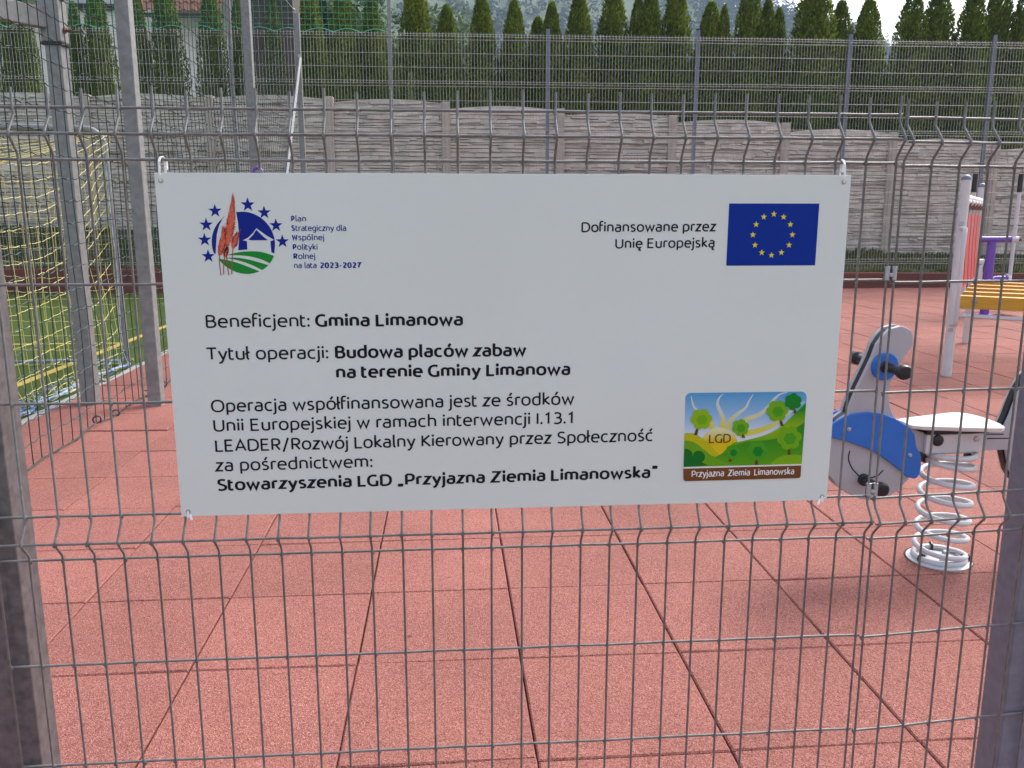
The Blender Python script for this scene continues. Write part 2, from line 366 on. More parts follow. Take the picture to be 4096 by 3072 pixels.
TH = [(-7.41,5.22,.13),(-7.1,5.36,.18),(-6.19,5.12,.14),(-5.8,5.47,.27),(-5.01,5.57,.18),(-4.49,5.53,.31),(-3.74,5.5,.28),(-3.22,5.38,.19),(-2.55,5.39,.21),(-1.87,5.67,.31),(-1.21,5.55,.31),(-.69,5.38,.26),
(.15,5.66,.27),(.74,5.15,.16),(1.42,5.37,.22),(2.05,5.3,.19),(2.53,5.03,.15),(2.76,5.23,.16),(3.29,5.42,.22),(3.46,5.01,.1),(4.02,5.64,.28),(4.48,5.4,.16),(4.74,5.56,.23),(5.27,5.66,.29),(5.96,5.35,.22),(6.17,5.25,.11),(6.69,5.69,.27),(7.1,5.42,.18),(7.38,5.28,.14),(8.0,5.98,.41),(8.65,5.44,.22),(9.22,5.48,.27),(9.97,5.61,.28),(10.62,5.71,.33),(11.26,5.63,.3),(11.94,5.83,.33),(12.28,5.69,.21)]
def where(i, x):
    left = [k for k, q in enumerate(TH) if q[0] < -.3]; mid = [k for k, q in enumerate(TH) if -.3 < q[0] < 7.5]; rgt = [k for k, q in enumerate(TH) if q[0] > 7.5]
    if i in left: return ORD[left.index(i)]+' thuja from the left, left of the tall net post'
    if i in mid: return ORD[mid.index(i)-0]+' thuja right of the tall net post'
    return ORD[rgt.index(i)]+' thuja from the right against the bright sky' if 0 else ORD[len(rgt)-1-rgt.index(i)]+' thuja from the right end of the row'
used = set()
for i, (x, top, hw) in enumerate(TH):
    k = i % 6
    base = bankz(x, 1.1)-.1
    sz = (top-base)/4.4; tt = min(.93, (4.5-base)/(top-base)); sr = (hw+(.02 if x > -.3 else -.015))/(.36*min(1, (1-tt)/.42)**.62)
    sr = max(.6, min(1.75, sr*(.80 if x < -.3 else 1))); look = 'slim' if hw < .18 else 'broad' if hw > .27 else 'mid sized'
    tip = 'short' if top < 5.3 else 'tall'
    lab = '%s %s %s' % (tip, look, where(i, x))
    loc = (x, 16+random.uniform(-.18,.18), base); rz = random.uniform(0,6.28)
    if k not in used:
        used.add(k); o = protos[k]; o['label'] = lab; o.location = loc; o.rotation_euler = (0,0,rz); o.scale = (sr,sr,sz)
    else: dup(protos[k], loc, lab, rz, (sr,sr,sz))
t = thing('lit_thuja_edge', 'pale yellow green slim thuja edge, lit tone put into its colour, just right of the tall net post', 'lit_thuja_edge', (.05,15.4,.85))  # added slim crown: a thuja's lit edge, done with paler foliage colour
thuja_mesh(21, 3.0, .13, 1500).build('crown', M['thujapale'], t); MB().tube([(0,0,-.3),(0,0,2)], [.02,.008], 6).build('trunk', M['bark'], t)
for o in t.children: o.matrix_parent_inverse = Matrix()
def broadleaf(x, y, z, H, r, lab, seed):
    rd = random.Random(seed); t = thing('leafy_tree', lab, 'tree', (x,y,z), 'leafy trees behind the thuja row'); mb = MB()
    cl = [(rd.uniform(-.6,.6)*r, rd.uniform(-.6,.6)*r, H*rd.uniform(.45,.9), r*rd.uniform(.35,.6)) for _ in range(16)]
    for cx, cy, cz, cr in cl:
        for k in range(420):
            d = V(rd.gauss(0,1), rd.gauss(0,1), rd.gauss(0,1)).normalized(); p = V(x+cx, y+cy, z+cz)+d*cr*rd.uniform(.65,1.08)
            nr = (d+V(rd.uniform(-.8,.8), rd.uniform(-.8,.8), rd.uniform(-.2,.8))).normalized(); a1 = nr.orthogonal().normalized(); b1 = nr.cross(a1); s_ = rd.uniform(.06,.13)
            g = rd.uniform(0,6); mb.add([p+(a1*cos(g+i*pi/2)*(1.4 if i % 2 else .8)+b1*sin(g+i*pi/2)*(1.4 if i % 2 else .8))*s_ for i in range(4)], [(0,1,2,3)])
    mb.build('crown', M['broadleaf'], t)
    tr = MB().tube([(x,y,z-.3),(x+.1,y,z+H*.4),(x,y,z+H*.8)], [.2,.15,.05], 8)
    for cx, cy, cz, cr in cl[:8]: tr.tube([(x+.08,y,z+H*.35),(x+cx*.6,y+cy*.6,z+cz*.8),(x+cx,y+cy,z+cz)], [.08,.05,.02], 6)
    tr.build('trunk', M['bark'], t)
broadleaf(-3.2,33,0,11,2.3,'leafy tree close beside the brown timber gable of the house',1)
broadleaf(-.6,36,0,10.5,2.6,'leafy tree behind the thujas left of the tall net post',2)

# ------------------------------------------------------------------ concrete panel fence
PX = [-9.70,-7.62,-5.54,-3.44,-1.36,.70,2.76,4.84,6.97,9.05,11.08,13.1,15.1]
def walltop(x): return 3.34-.048*max(0,(x+1.4)) if x < 6 else 2.985-.075*(x-6)
wl = thing('concrete_fence', 'weathered grey concrete panel fence with stacked stone relief and arched top behind the wire fence', 'fence', (2.7,14.5,0))
rd = random.Random(11)
for i, x in enumerate(PX):
    zt = walltop(x-.6)-.02; zb = bankz(x,1)-.3
    MB().box(x-.075,14.40,zb,x+.075,14.58,zt).box(x-.03,14.385,zb,x+.03,14.399,zt-.03).build('pillar', M['pillar'], wl, bevel=.012)
    if i+1 == len(PX): break
    xa, xb = x+.076, PX[i+1]-.076; mid = (xa+xb)/2; zt = walltop(mid)-.06; zb = bankz(mid,1)-.12
    mb = MB(); z = zb; npan = 5; ph = (zt-zb)/npan
    mb.box(xa,14.50,zb,xb,14.54,zt)
    arch = []
    for k in range(25): arch.append((xa+(xb-xa)*k/24, .06*sin(pi*k/24)))
    mb.prism([(xx,14.475,zt+.002+dz) for xx, dz in arch]+[(xb,14.475,zt-.002),(xa,14.475,zt-.002)], (0,1,0), .06)
    rows = []
    while z < zt+.08:
        h = rd.uniform(.030,.078)
        if int((z-zb)/ph) != int((z+h-zb)/ph) and z < zt-.05: h = max(.012, zb+ph*(int((z-zb)/ph)+1)-z-.006)
        xx = xa
        while xx < xb:
            l = rd.uniform(.10,.50); x2 = min(xb, xx+l); d = rd.uniform(.004,.036); tl = rd.uniform(-.012,.012); sk = rd.uniform(-.008,.008)
            za_ = z+rd.uniform(-.012,.010); z2 = z+h+rd.uniform(-.014,.008)
            am = zt+.06*sin(pi*((xx+x2)/2-xa)/(xb-xa))-.015
            if z2 < am:
                f_ = 14.475-d
                mb.add([(xx-.004,14.502,za_),(x2+.004,14.502,za_),(x2+.004,14.502,z2),(xx-.004,14.502,z2),(xx+.001,f_+tl,za_+.005+sk),(x2-.001,f_-tl,za_+.005-sk),(x2-.004,f_-tl+.010,z2-.006-sk),(xx+.004,f_+tl+.010,z2-.006+sk)],
                       [(4,5,6,7),(0,1,5,4),(1,2,6,5),(2,3,7,6),(3,0,4,7)])
            xx = x2
        z += h+.002
        if abs((z-zb)/ph-round((z-zb)/ph)) < .08: z += .004
    mb.build('panel', M['concrete'], wl)

# ------------------------------------------------------------------ tall wire fence on the kerb
BX = [-7.85,-5.29,-2.735,-.193,2.394,4.911,7.542,10.096,12.65]
fold = lambda z: [(0,z+.042),(-.002,z+.030),(-.020,z+.004),(-.020,z-.004),(-.002,z-.030),(0,z-.042)]
FZ = [4.118-.7325*k for k in range(6)]
for i, x in enumerate(BX):
    tall = i in (2, 3); lefts = ['beside the left edge of the pitch','left of the first net post, behind the goal','with the green netting left of the slim strut','carrying the end of the green netting, rising out of frame','']
    lab = {0:'grey steel fence post on the kerb far left, behind the goal net', 1:'grey steel fence post on the kerb behind the big bracketed post',
           2:'tall galvanised fence post on the kerb, rising past the green netting beside the house roof', 3:'tall white topped fence post on the kerb where the green netting ends'}.get(i) or \
          '%s plain grey fence post on the kerb to the right of the tall net post' % ORD[i-4]
    t = thing('fence_post', lab, 'fence post', (x,13.28,0), 'posts of the far wire fence on the kerb')
    h = 6.4 if tall else 4.27+(.02 if i % 2 else 0)
    MB().box(x-.03,13.26,.2,x+.03,13.30,h-.004).build('post', M['galv'] if i < 4 else M['bluegalv'], t, bevel=.004)
    MB().box(x-.034,13.255,h-.004,x+.034,13.305,h+.012).build('cap', M['black'], t)
    b = MB()
    for z in FZ: b.lathe([(.008,0),(.008,.012),(.004,.016)], (x,13.26,z), (0,-1,0), 8)
    b.build('bolts', M['zinc'], t)['kind'] = 'stuff'
    if i+1 == len(BX): break
    x2 = BX[i+1]; W = x2-x; mb = MB(); nvw = int(W/.0525)
    path = [(0,4.185)]
    for z in FZ: path += fold(z)
    path.append((0, kerbtop(x)+.03))
    for k in range(nvw+1):
        xx = x+.03+(W-.06)*k/nvw
        mb.tube([(xx,13.25+p[0],p[1]) for p in path], .0027, 4, cap=False)
    for z in FZ:
        for dz, dy in ((.04,0),(0,-.02),(-.04,0),(-.262,0),(-.477,0)):
            if z+dz > kerbtop(x)+.03: mb.tube([(x+.005,13.2545+dy,z+dz),(x+W/2,13.2545+dy,z+dz+random.uniform(-.006,.006)),(x2-.005,13.2545+dy,z+dz)], .003, 4)
    o = mb.build('mesh_fence_panel', M['farwire'])
    tag(o, '%s tall galvanised wire mesh panel of the far fence, counted from the left end' % ORD[i], 'fence panel', 'mesh panels of the far wire fence')

# ------------------------------------------------------------------ nets
def cord_grid(mb, P, nu, nv_, r, n=3, sag=0.0, su=2, edge=None):
    pts = [[P(i/nu, j/nv_) for i in range(nu+1)] for j in range(nv_+1)]
    for j in range(nv_+1):
        path = []
        for i in range(nu):
            a, b = pts[j][i], pts[j][i+1]
            path.append(a)
            if sag: path.append((a+b)/2-V(0,0,sag*random.uniform(.5,1.3)))
        path.append(pts[j][nu]); mb.tube(path, r, n, False)
    for i in range(nu+1): mb.tube([pts[j][i] for j in range(nv_+1)], r, n, False)
# dark ball stop net along the pitch
def BN(u, v):
    y = 2.05+9.4*u; z = 4.05*(1-v)+.02
    low = max(0,(v-.8)/.2)
    y0 = .016*noise.noise((y*1.3, z*1.3, 0)); z -= .055*(1-abs(((y-4.3)/3.68) % 1*2-1))*min(1, v*1.3)*(1-low)
    return V(-1.415-.0105*y+.03*noise.noise((y*.9, z*.9, 5))+.05*low*noise.noise((y*2, 0, 3)), y+y0, z+.03*low*noise.noise((y*3.1, 1, 3)))
bn = thing('ball_stop_net', 'dark green square meshed ball stop net hanging along the turf edge from high posts', 'net', (-1.48,6.7,0))
mb = MB(); cord_grid(mb, BN, 78, 33, .0032, 3, .010)
mb.build('netting', M['netdark'], bn)
MB().tube([BN(i/78, 1)+V(0,0,-.004) for i in range(79)], .004, 5).build('bottom_cord', M['netdark'], bn)
MB().tube([(-1.395,11.44,4.07),(-1.41,8,4.06),(-1.47,2.05,4.10)], .004, 5).build('top_cable', M['zinc'], bn)
for y in (3.75,4.05,4.62,4.95,5.3,6.3,7.3):
    p = BN((y-2.05)/9.4, 1)
    MB().tube([p+V(.02*cos(a),.012*cos(a),.022*sin(a)+.012) for a in [2*pi*k/10 for k in range(11)]], .005, 5).build('ring', M['netdark'], bn)
MB().lathe([(.006,0),(.014,.02),(.014,.09),(.006,.11)], (-1.39,11.28,4.07), (0,1,0), 8).build('turnbuckle', M['zinc'], bn)
# bright green net above the far fence
def GN(u, v):
    x = -7.8+7.62*u; z = 6.3+(4.19-6.3)*v
    if v > .999: z += .06*abs(sin(pi*(x+.19)/.46))-.02
    return V(x+.012*noise.noise((x*3, z*3, 0)), 13.31+.02*noise.noise((x, z, 3)), z+.012*noise.noise((x*3, z*3, 8)))
gn = thing('high_net', 'bright green netting with scalloped lower cord strung above the far wire fence', 'net', (-4,13.31,4.2))
mb = MB(); cord_grid(mb, GN, 84, 23, .0027, 3, .004); mb.build('netting', M['netgreen'], gn)
MB().tube([GN(i/400,1) for i in range(401)], .006, 4).build('bottom_cord', M['netgreen'], gn)

# ------------------------------------------------------------------ steel posts beside the pitch
POSTG = 'galvanised steel posts carrying the ball stop net'
def sqpost(mb, x, y, a, z0, z1): mb.box(x-a/2, y-a/2, z0, x+a/2, y+a/2, z1)
t = thing('net_post', 'thick galvanised square post with a bolted sleeve and a side beam near the goal', 'post', (-1.77,4.44,0), POSTG)
mb = MB(); sqpost(mb, -1.77, 4.44, .098, -.05, 4.3); mb.build('post', M['galv'], t, bevel=.006)
mb = MB(); sqpost(mb, -1.77, 4.44, .124, 2.335, 4.1); sl_ = mb.build('sleeve', M['galv'], t, bevel=.008)
mb = MB().box(-1.835,4.375,2.318,-1.705,4.505,2.334); mb.build('sleeve_rim', M['black'], t)
for z in (2.41,2.60,2.9):
    MB().lathe([(.019,0),(.019,.012),(.011,.0125),(.011,.05),(.004,.052)], (-1.708,4.43,z), (1,.0,0), 6).build('bolt', M['brown'], t)
bd = V(-.60,-.80,0).normalized(); bs = V(.80,-.60,0); c0 = V(-1.80,4.40,2.475)
MB().obox(c0+bd*1.2, bd*1.2, bs*.03, V(0,0,.062)).build('beam', M['galv'], t, bevel=.006)
t = thing('net_post', 'plain galvanised square post standing nearest the left edge of the board', 'post', (-1.30,4.365,0), POSTG)
mb = MB(); sqpost(mb, -1.308, 4.366, .088, -.05, 4.3); mb.build('post', M['galv'], t, bevel=.006)
MB().box(-1.36,4.325,4.3,-1.25,4.40,4.31).build('cap', M['black'], t)
MB().lathe([(.05,0),(.05,.004)], (-1.308,4.366,-.001), (0,0,1), 12).build('base_collar', M['edging'], t)
t = thing('net_post', 'plain galvanised post beside the house roof, further back with its foot behind the board', 'post', (-1.345,8.05,0), POSTG)
mb = MB(); sqpost(mb, -1.347, 8.05, .087, -.05, 4.5); mb.build('post', M['galv'], t, bevel=.006)
MB().box(-1.395,8.005,4.5,-1.30,8.10,4.51).build('cap', M['black'], t)
t = thing('net_post', 'shorter galvanised end post propped by a bright diagonal strut', 'post', (-1.38,11.5,0), POSTG)
mb = MB(); sqpost(mb, -1.385, 11.5, .078, -.05, 4.055); mb.build('post', M['galv'], t, bevel=.006)
MB().tube([(-1.355,11.44,3.45),(-1.40,8.55,-.02)], .024, 4).build('strut', M['strut'], t)
MB().lathe([(.022,0),(.022,.015),(.012,.016),(.012,.03)], (-1.37,11.46,3.48), (0,-1,0), 10).build('bolt', M['zinc'], t)

# ------------------------------------------------------------------ goal
g = thing('goal', 'small tubular steel goal with a yellow net and blue white rope at the turf edge', 'goal', (-2.4,5,0))
fr = MB()
def arc3(c, a, b, r, n=6): return [c+a*r*cos(pi/2*k/n)+b*r*sin(pi/2*k/n) for k in range(n+1)]
ax = arc3(V(-2.26,6.02,1.82), V(1,0,0), V(0,0,1), .14)
fr.tube([(-2.09,6.02,.03),(-2.105,6.02,1.0)]+ax+[(-3.05,6.02,1.975),(-3.2,6.02,1.9),(-3.2,6.02,.03)], .027, 10)
ax = arc3(V(-2.26,3.98,1.82), V(1,0,0), V(0,0,1), .14)
fr.build('frame', M['galv'], g, smooth=50)
MB().tube([(-2.06,3.98,.03),(-2.09,3.98,1.0)]+ax+[(-3.05,3.98,1.975),(-3.2,3.98,1.9),(-3.2,3.98,.03)], .012, 8).build('near_frame', M['ropeblue'], g, smooth=50)
MB().tube([(-2.08,6.02,.03),(-2.6,6.05,.035),(-3.2,6.02,.03)], .013, 8).build('ground_bar', M['ropeblue'], g)
def roofP(u, v):
    y = 3.98+2.04*u; x = -2.12-1.0*v
    return V(x, y, 1.60+.33*u**1.6-.10*sin(pi*v)*(1-u*.5))
def backP(u, v):
    y = 3.98+2.02*u; z = (1.60+.33*u**1.6)*(1-v); rise = .30*u**3*sin(pi*min(1, v*1.05))
    return V(-2.08-.06*sin(pi*v)+.05*noise.noise((y*2, z*2, 0))+.12*max(0, v-.85)/.15*noise.noise((y*4, 0, 7)), y+.02*noise.noise((y*3, z*3, 4)), max(.012, z+rise-.06*sin(pi*u)*(1-v)+.02*noise.noise((y*3, z*3, 9))))
nt_ = MB()
cord_grid(nt_, backP, 16, 15, .0023, 4, .007)
for k in range(-10, 21):                                 # diamond roof net
    for sgn in (1, -1):
        path = []
        for q in range(13):
            v = q/12; u = (k/10+sgn*v*.55) if sgn > 0 else (k/10+.55-v*.55)
            if 0 <= u <= 1: path.append(roofP(u, v))
        if len(path) > 1: nt_.tube(path, .0024, 4, False)
nt_.build('netting', M['netyellow'], g)
sn = MB(); cord_grid(sn, lambda u, v: V(-2.12-1.05*u, 5.99+.02*sin(9*u), (1.92-.08*sin(pi*u))*(1-v)+.02), 9, 15, .0028, 4, .01)
sn.build('side_netting', M['netyellow'], g)
rp = MB().tube([backP(i/24, 1)+V(.02*noise.noise((i*1.3,0,0)), 0, .01) for i in range(25)], .012, 6)
rd = random.Random(5)
for k in range(34):                                      # slack folds of net lying along the turf edge
    y = rd.uniform(4.0,5.9); pth = [V(-2.05+rd.uniform(-.14,.05), y, .01)]
    for q in range(4): pth.append(pth[-1]+V(rd.uniform(-.06,.06), rd.uniform(-.08,.12), rd.uniform(-.01,.035)));
    for p in pth: p.z = max(.008, p.z)
    rp.tube(pth, .0035, 4, False)
rp.build('ground_rope', M['ropeblue'], g)['kind'] = 'stuff'
sl2 = MB()
for k in range(26):
    y = rd.uniform(4.0,5.9); pth = [V(-2.08+rd.uniform(-.14,.04), y, .012)]
    for q in range(4): pth.append(pth[-1]+V(rd.uniform(-.06,.06), rd.uniform(-.08,.12), rd.uniform(-.02,.04)))
    for p in pth: p.z = max(.01, p.z)
    sl2.tube(pth, .0032, 4, False)
sl2.build('slack_netting', M['netyellow'], g)['kind'] = 'stuff'
MB().tube([(-2.11,5.98,1.9),(-2.09,5.94,1.2),(-2.09,5.97,.8),(-2.08,5.9,.25),(-2.07,5.97,.05)], .006, 6).build('corner_rope', M['ropeblue'], g)

# ------------------------------------------------------------------ playground machines in the back
ar = thing('purple_handle', 'purple tubular handle loop just peeking over the top of the board', 'handle', (-.89,6,0))
MB().tube([(-.925,6,-.02),(-.925,6,1.60)]+[(-.89-.035*cos(a),6,1.62+.035*sin(a)) for a in [pi*k/8 for k in range(1,8)]]+[(-.855,6,1.60),(-.855,6,-.02)], .014, 10).build('loop', M['purple'], ar, smooth=50)
MB().lathe([(.09,0),(.09,.01),(.07,.014)], (-.89,6,0), (0,0,1), 16).build('base_plate', M['purple'], ar)

# recliner bench
P1, P2 = V(4.679,4.987,0), V(5.914,6.698,0); dd = (P2-P1).normalized(); ee = V(dd.y,-dd.x,0); Zv = V(0,0,1); BL = (P2-P1).length
bt = thing('exercise_bench', 'exercise bench of yellow planks and a red slatted back between two round white posts', 'bench', tuple(P1))
for q, P in enumerate((P1, P2)):
    po = MB().tube([P-Zv*.03, P+Zv*1.535], .037, 20).build('post', M['white_paint'], bt, smooth=50)
    MB().lathe([(.0385,0),(.0385,.008),(.034,.022),(.022,.034),(.006,.039)], P+Zv*1.535, Zv, 20).build('cap', M['bluegalv'], po, smooth=50)
    MB().lathe([(.012,0),(.011,.010),(.004,.013)], P+Zv*.60-dd*.0-ee*-.035, ee, 10).build('bolt', M['purple'], po)
for P in (P1, P2):
    q = P+ee*1.9; MB().tube([q-Zv*.03, q+Zv*.62], .037, 20).build('leg', M['white_paint'], bt, smooth=50)
MB().tube([P1+Zv*1.40, P2+Zv*1.40], .030, 14).build('top_bar', M['white_paint'], bt, smooth=50)
MB().tube([P1+ee*1.9+Zv*.50, P2+ee*1.9+Zv*.50], .025, 12).build('end_bar', M['white_paint'], bt, smooth=50)
MB().tube([P1+Zv*.545, P2+Zv*.545], .022, 12).build('seat_bar', M['white_paint'], bt, smooth=50)
for k in range(5):
    c = P1+dd*(BL*(k+.5)/5); 
    MB().tube([c+Zv*1.372-dd*.15, c+Zv*1.372+dd*.15], .036, 12).build('sleeve', M['white_paint'], bt, smooth=50)
    MB().box(-.03,-.03,0,.03,.03,.05).build('hinge', M['brown'], bt).matrix_basis = Matrix.Translation(c+Zv*1.315)
    bt.children[-1].matrix_parent_inverse = bt.matrix_basis.inverted()
    MB().tube([c+Zv*1.27, c+Zv*1.315], .022, 10).build('barrel', M['zinc'], bt, smooth=50)
    s_ = MB(); path = []
    for q in range(9):
        z = 1.285-.60*q/8; path.append(c+Zv*z+ee*(.02*(q/8)**2))
    for a, b in zip(path, path[1:]):
        s_.obox((a+b)/2, dd*.175, (b-a)*.52, ee*.012)
    s_.build('red_slat', M['red'], bt)
    if k < 4:
        s_ = MB(); c2 = c+dd*BL/10
        path = [c2+Zv*(1.285-.60*q/8)+ee*(.02*(q/8)**2-.014) for q in range(9)]
        s_.tube(path, .008, 8).build('white_spacer', M['white_paint'], bt)
    c = P1+dd*(.02+.418*k)
    pl = MB().obox(c+ee*1.0+Zv*.5975, ee*.97, dd*.042, Zv*.05).build('plank', M['yellowwood'], bt, bevel=.005)
    MB().lathe([(.023,0),(.021,.006),(.014,.011),(.004,.012)], c+ee*.145+Zv*.607-dd*.042, -dd, 14).build('bolt', M['edging'], pl, smooth=50)
MB().tube([P1+ee*.03+Zv*.49, P1+ee*1.9+Zv*.47], .017, 10).build('lower_rail', M['white_paint'], bt, smooth=50)
h0 = P1-dd*.07+ee*.035
MB().tube([P1-dd*.03+Zv*1.17, h0-dd*.03+Zv*1.165, h0-dd*.045+Zv*1.13, h0-dd*.048+Zv*.8, h0-dd*.045+Zv*.46, h0-dd*.02+Zv*.425, P1-dd*.03+Zv*.42], .017, 10).build('grab_rail', M['white_paint'], bt, smooth=50)
for z in (1.205,.375): MB().obox(P1-dd*.037+Zv*z, ee*.018, Zv*.016, dd*.004).build('bracket', M['zinc'], bt)

# purple air walker
X0, Y0 = 7.60, 9.0
aw = thing('exercise_machine', 'purple and white standing exercise machine with black hand grips behind the yellow bench', 'exercise machine', (X0,Y0,0))
MB().tube([(X0,Y0,-.02),(X0,Y0,.94)], .055, 16).build('column', M['purple'], aw, smooth=50)
MB().tube([(X0-.45,Y0,.965),(X0+.28,Y0,.965)], .038, 14).build('top_bar', M['purple'], aw, smooth=50)
MB().tube([(X0,Y0,.40),(X0+.10,Y0,.46),(X0+.24,Y0,.46)], .045, 14).build('side_arm', M['purple'], aw, smooth=50)
MB().lathe([(.065,0),(.065,.02),(.05,.021),(.05,.05)], (X0+.24,Y0,.46), (1,0,0), 16).build('hub', M['white_paint'], aw)
MB().tube([(X0-.12,Y0,.42),(X0-.13,Y0,.62),(X0-.10,Y0,.68),(X0-.24,Y0,.68)], .04, 12).build('bracket', M['white_paint'], aw, smooth=50)
for xx, nm in ((X0+.29, 'hand_lever'), (X0-.31, 'hand_lever')):
    l = MB().tube([(xx,Y0,.12),(xx,Y0,1.56)], .024, 12).build(nm, M['white_paint'], aw, smooth=50)
    MB().tube([(xx,Y0,1.55),(xx,Y0,1.77)], .030, 12).build('grip', M['black'], l, smooth=50)
    MB().lathe([(.04,0),(.04,.09)], (xx-.045,Y0,.965), (1,0,0), 14).build('joint', M['white_paint'], l, smooth=50)
    MB().box(xx-.08,Y0-.16,.09,xx+.08,Y0+.16,.13).build('foot_plate', M['white_paint'], l)
MB().lathe([(.036,0),(.034,.02),(.006,.06)], (X0+.335,Y0,.965), (1,0,0), 12).build('end_cap', M['black'], aw, smooth=50)
MB().lathe([(.11,0),(.11,.01),(.06,.014)], (X0,Y0,0), (0,0,1), 16).build('base_plate', M['purple'], aw)

# ------------------------------------------------------------------ spring rocker
an = radians(3.3); dv = V(cos(an), sin(an), 0); nv = V(-sin(an), cos(an), 0); C0 = V(2.505,1.422,0)
def T(u, z, n=0): return C0+dv*u+nv*n+Zv*z
rk = thing('spring_rocker', 'grey and blue spring rocker with a smiling face in a blue cap', 'spring rocker', tuple(C0))
NECK = [(-.256,.891),(-.236,.886),(-.216,.875),(-.206,.857),(-.203,.838),(-.206,.819),(-.216,.8),(-.23,.783),(-.244,.762),(-.261,.724),(-.274,.694),(-.278,.663),(-.277,.637),(-.271,.611),(-.259,.584),(-.241,.557),(-.207,.545),(-.175,.519),(-.143,.507),(-.129,.504),(.1,.500),(.187,.509),(.2,.54),(.206,.556),(.214,.587),(.222,.613),(.231,.64),(.243,.666),(.262,.70),(.29,.725),(.33,.735),(.37,.72),(.40,.68),(.42,.62),(.45,.57),(.49,.53),(.52,.47),(.53,.40),(.50,.33),(.45,.28),(.38,.262),(.31,.272),(.26,.305),(.235,.34),(.222,.375),(.212,.405),(.205,.428),(.106,.428),(-.126,.43),(-.141,.433),(-.152,.411),(-.158,.371),(-.173,.33),(-.198,.299),(-.233,.274),(-.269,.259),(-.306,.256),(-.353,.263),(-.402,.286),(-.441,.315),(-.474,.352),(-.495,.394),(-.503,.438),(-.499,.482),(-.487,.53),(-.46,.558),(-.426,.581),(-.419,.616),(-.397,.676),(-.375,.727),(-.352,.782),(-.338,.828),(-.319,.857),(-.294,.882)]
HAT = [(-.512,.531),(-.48,.556),(-.452,.572),(-.426,.581),(-.39,.586),(-.353,.587),(-.317,.583),(-.289,.576),(-.26,.566),(-.241,.555),(-.201,.531),(-.173,.502),(-.166,.474),(-.162,.456),(-.151,.44),(-.142,.426),(-.136,.388),(-.139,.352),(-.148,.339),(-.159,.336),(-.183,.342),(-.209,.364),(-.254,.399),(-.313,.438),(-.351,.456),(-.38,.467),(-.436,.487),(-.487,.5),(-.515,.503),(-.521,.518)]
for off, nm in ((-.030,'board'), (.014,'board')):
    MB().prism([T(u,z,off) for u, z in NECK], nv, .018).build(nm, M['toygrey'], rk, fix=True, bevel=.003)
MB().prism([T(-.30+(u+.30)*.985, .5+(z-.5)*.985, -.0115) for u, z in NECK], nv, .025).build('core_board', M['black'], rk, fix=True)
MB().prism([T(u,z,-.043) for u, z in HAT], nv, .0125).build('blue_cap', M['toyblue'], rk, fix=True, bevel=.003)
MB().prism([T(u,z,.0325) for u, z in HAT], nv, .0125).build('blue_cap', M['toyblue'], rk, fix=True, bevel=.003)
SM = [(-.408,.447),(-.412,.428),(-.41,.412),(-.401,.392),(-.391,.376),(-.366,.352),(-.34,.344),(-.314,.343),(-.291,.351),(-.274,.369)]
MB().tube([T(u,z,-.0302) for u, z in SM], .0022, 6).build('smile', M['ink'], rk)
MB().tube([T(.098,.502-.012,-.0302), T(.185,.499-.012,-.0302)], .002, 5).build('groove', M['ink'], rk)
MB().tube([T(.12,.473,-.0302), T(.212,.471,-.0302)], .002, 5).build('groove', M['ink'], rk)
for s in (-1, 1):
    o = -.030 if s < 0 else .032
    MB().lathe([(.049,0),(.049,.010),(.046,.013)], T(-.306,.750,o), nv*s, 28).build('handle_disc', M['toyblue'], rk, smooth=40)
    MB().lathe([(.022,.013),(.022,.016),(.017,.02),(.0165,.10),(.025,.108),(.026,.128),(.022,.134),(.006,.135)], T(-.306,.750,o), nv*s, 20).build('handle', M['black'], rk, smooth=40)
    MB().lathe([(.022,0),(.022,.012),(.016,.014),(.016,.095),(.025,.105),(.026,.125),(.02,.131),(.006,.132)], T(-.348,.338,o), nv*s, 20).build('foot_peg', M['black'], rk, smooth=40)
    b = T(-.011,.4635,-.0385 if s < 0 else .0405); MB().obox(b, dv*.116, Zv*.0345, nv*.008).build('mount_plate', M['white_paint'], rk, bevel=.002)
    MB().lathe([(.021,0),(.020,.008),(.010,.014)], T(-.086,.478,-.0466 if s < 0 else .0486), nv*s, 16).build('bolt', M['black'], rk, smooth=40)
    MB().lathe([(.011,0),(.010,.006),(.003,.009)], T(.066,.478,-.0466 if s < 0 else .0486), nv*s, 12).build('bolt', M['zinc'], rk, smooth=40)
    for u, z in ((-.426,.53), (-.185,.426)):
        MB().lathe([(.008,0),(.007,.004),(.002,.006)], T(u,z,-.0432 if s < 0 else .0452), nv*s, 10).build('bolt', M['zinc'], rk, smooth=40)
SEAT = [(-.197,-.02),(-.197,.02),(-.188,.045),(-.16,.062),(-.05,.092),(.07,.122),(.10,.122),(.125,.10),(.142,.06),(.146,0),(.142,-.06),(.125,-.11),(.10,-.128),(.07,-.125),(-.05,-.095),(-.16,-.064),(-.188,-.047)]
MB().prism([T(u,.522,n_) for u, n_ in SEAT], Zv, .015).build('seat', M['seat'], rk, fix=True, bevel=.004)
MB().obox(T(-.01,.511,0), dv*.12, nv*.05, Zv*.0105).build('seat_block', M['black'], rk)
sp = []; turns = 7.6
for k in range(int(turns*22)+1):
    a = 2*pi*k/22; q = k/(turns*22); e0 = min(1, q*turns); e1 = min(1, (1-q)*turns)
    z = .016+.40*max(0, min(1, (q*turns-.85)/(turns-1.7))); sp.append(T(.088*cos(-a-.4), z, .088*sin(-a-.4)))
MB().tube(sp, .0105, 10).build('spring', M['white_paint'], rk, smooth=50)
MB().lathe([(.113,0),(.113,.005),(.105,.007)], T(0,.0005), Zv, 32).build('base_plate', M['white_paint'], rk, smooth=40)
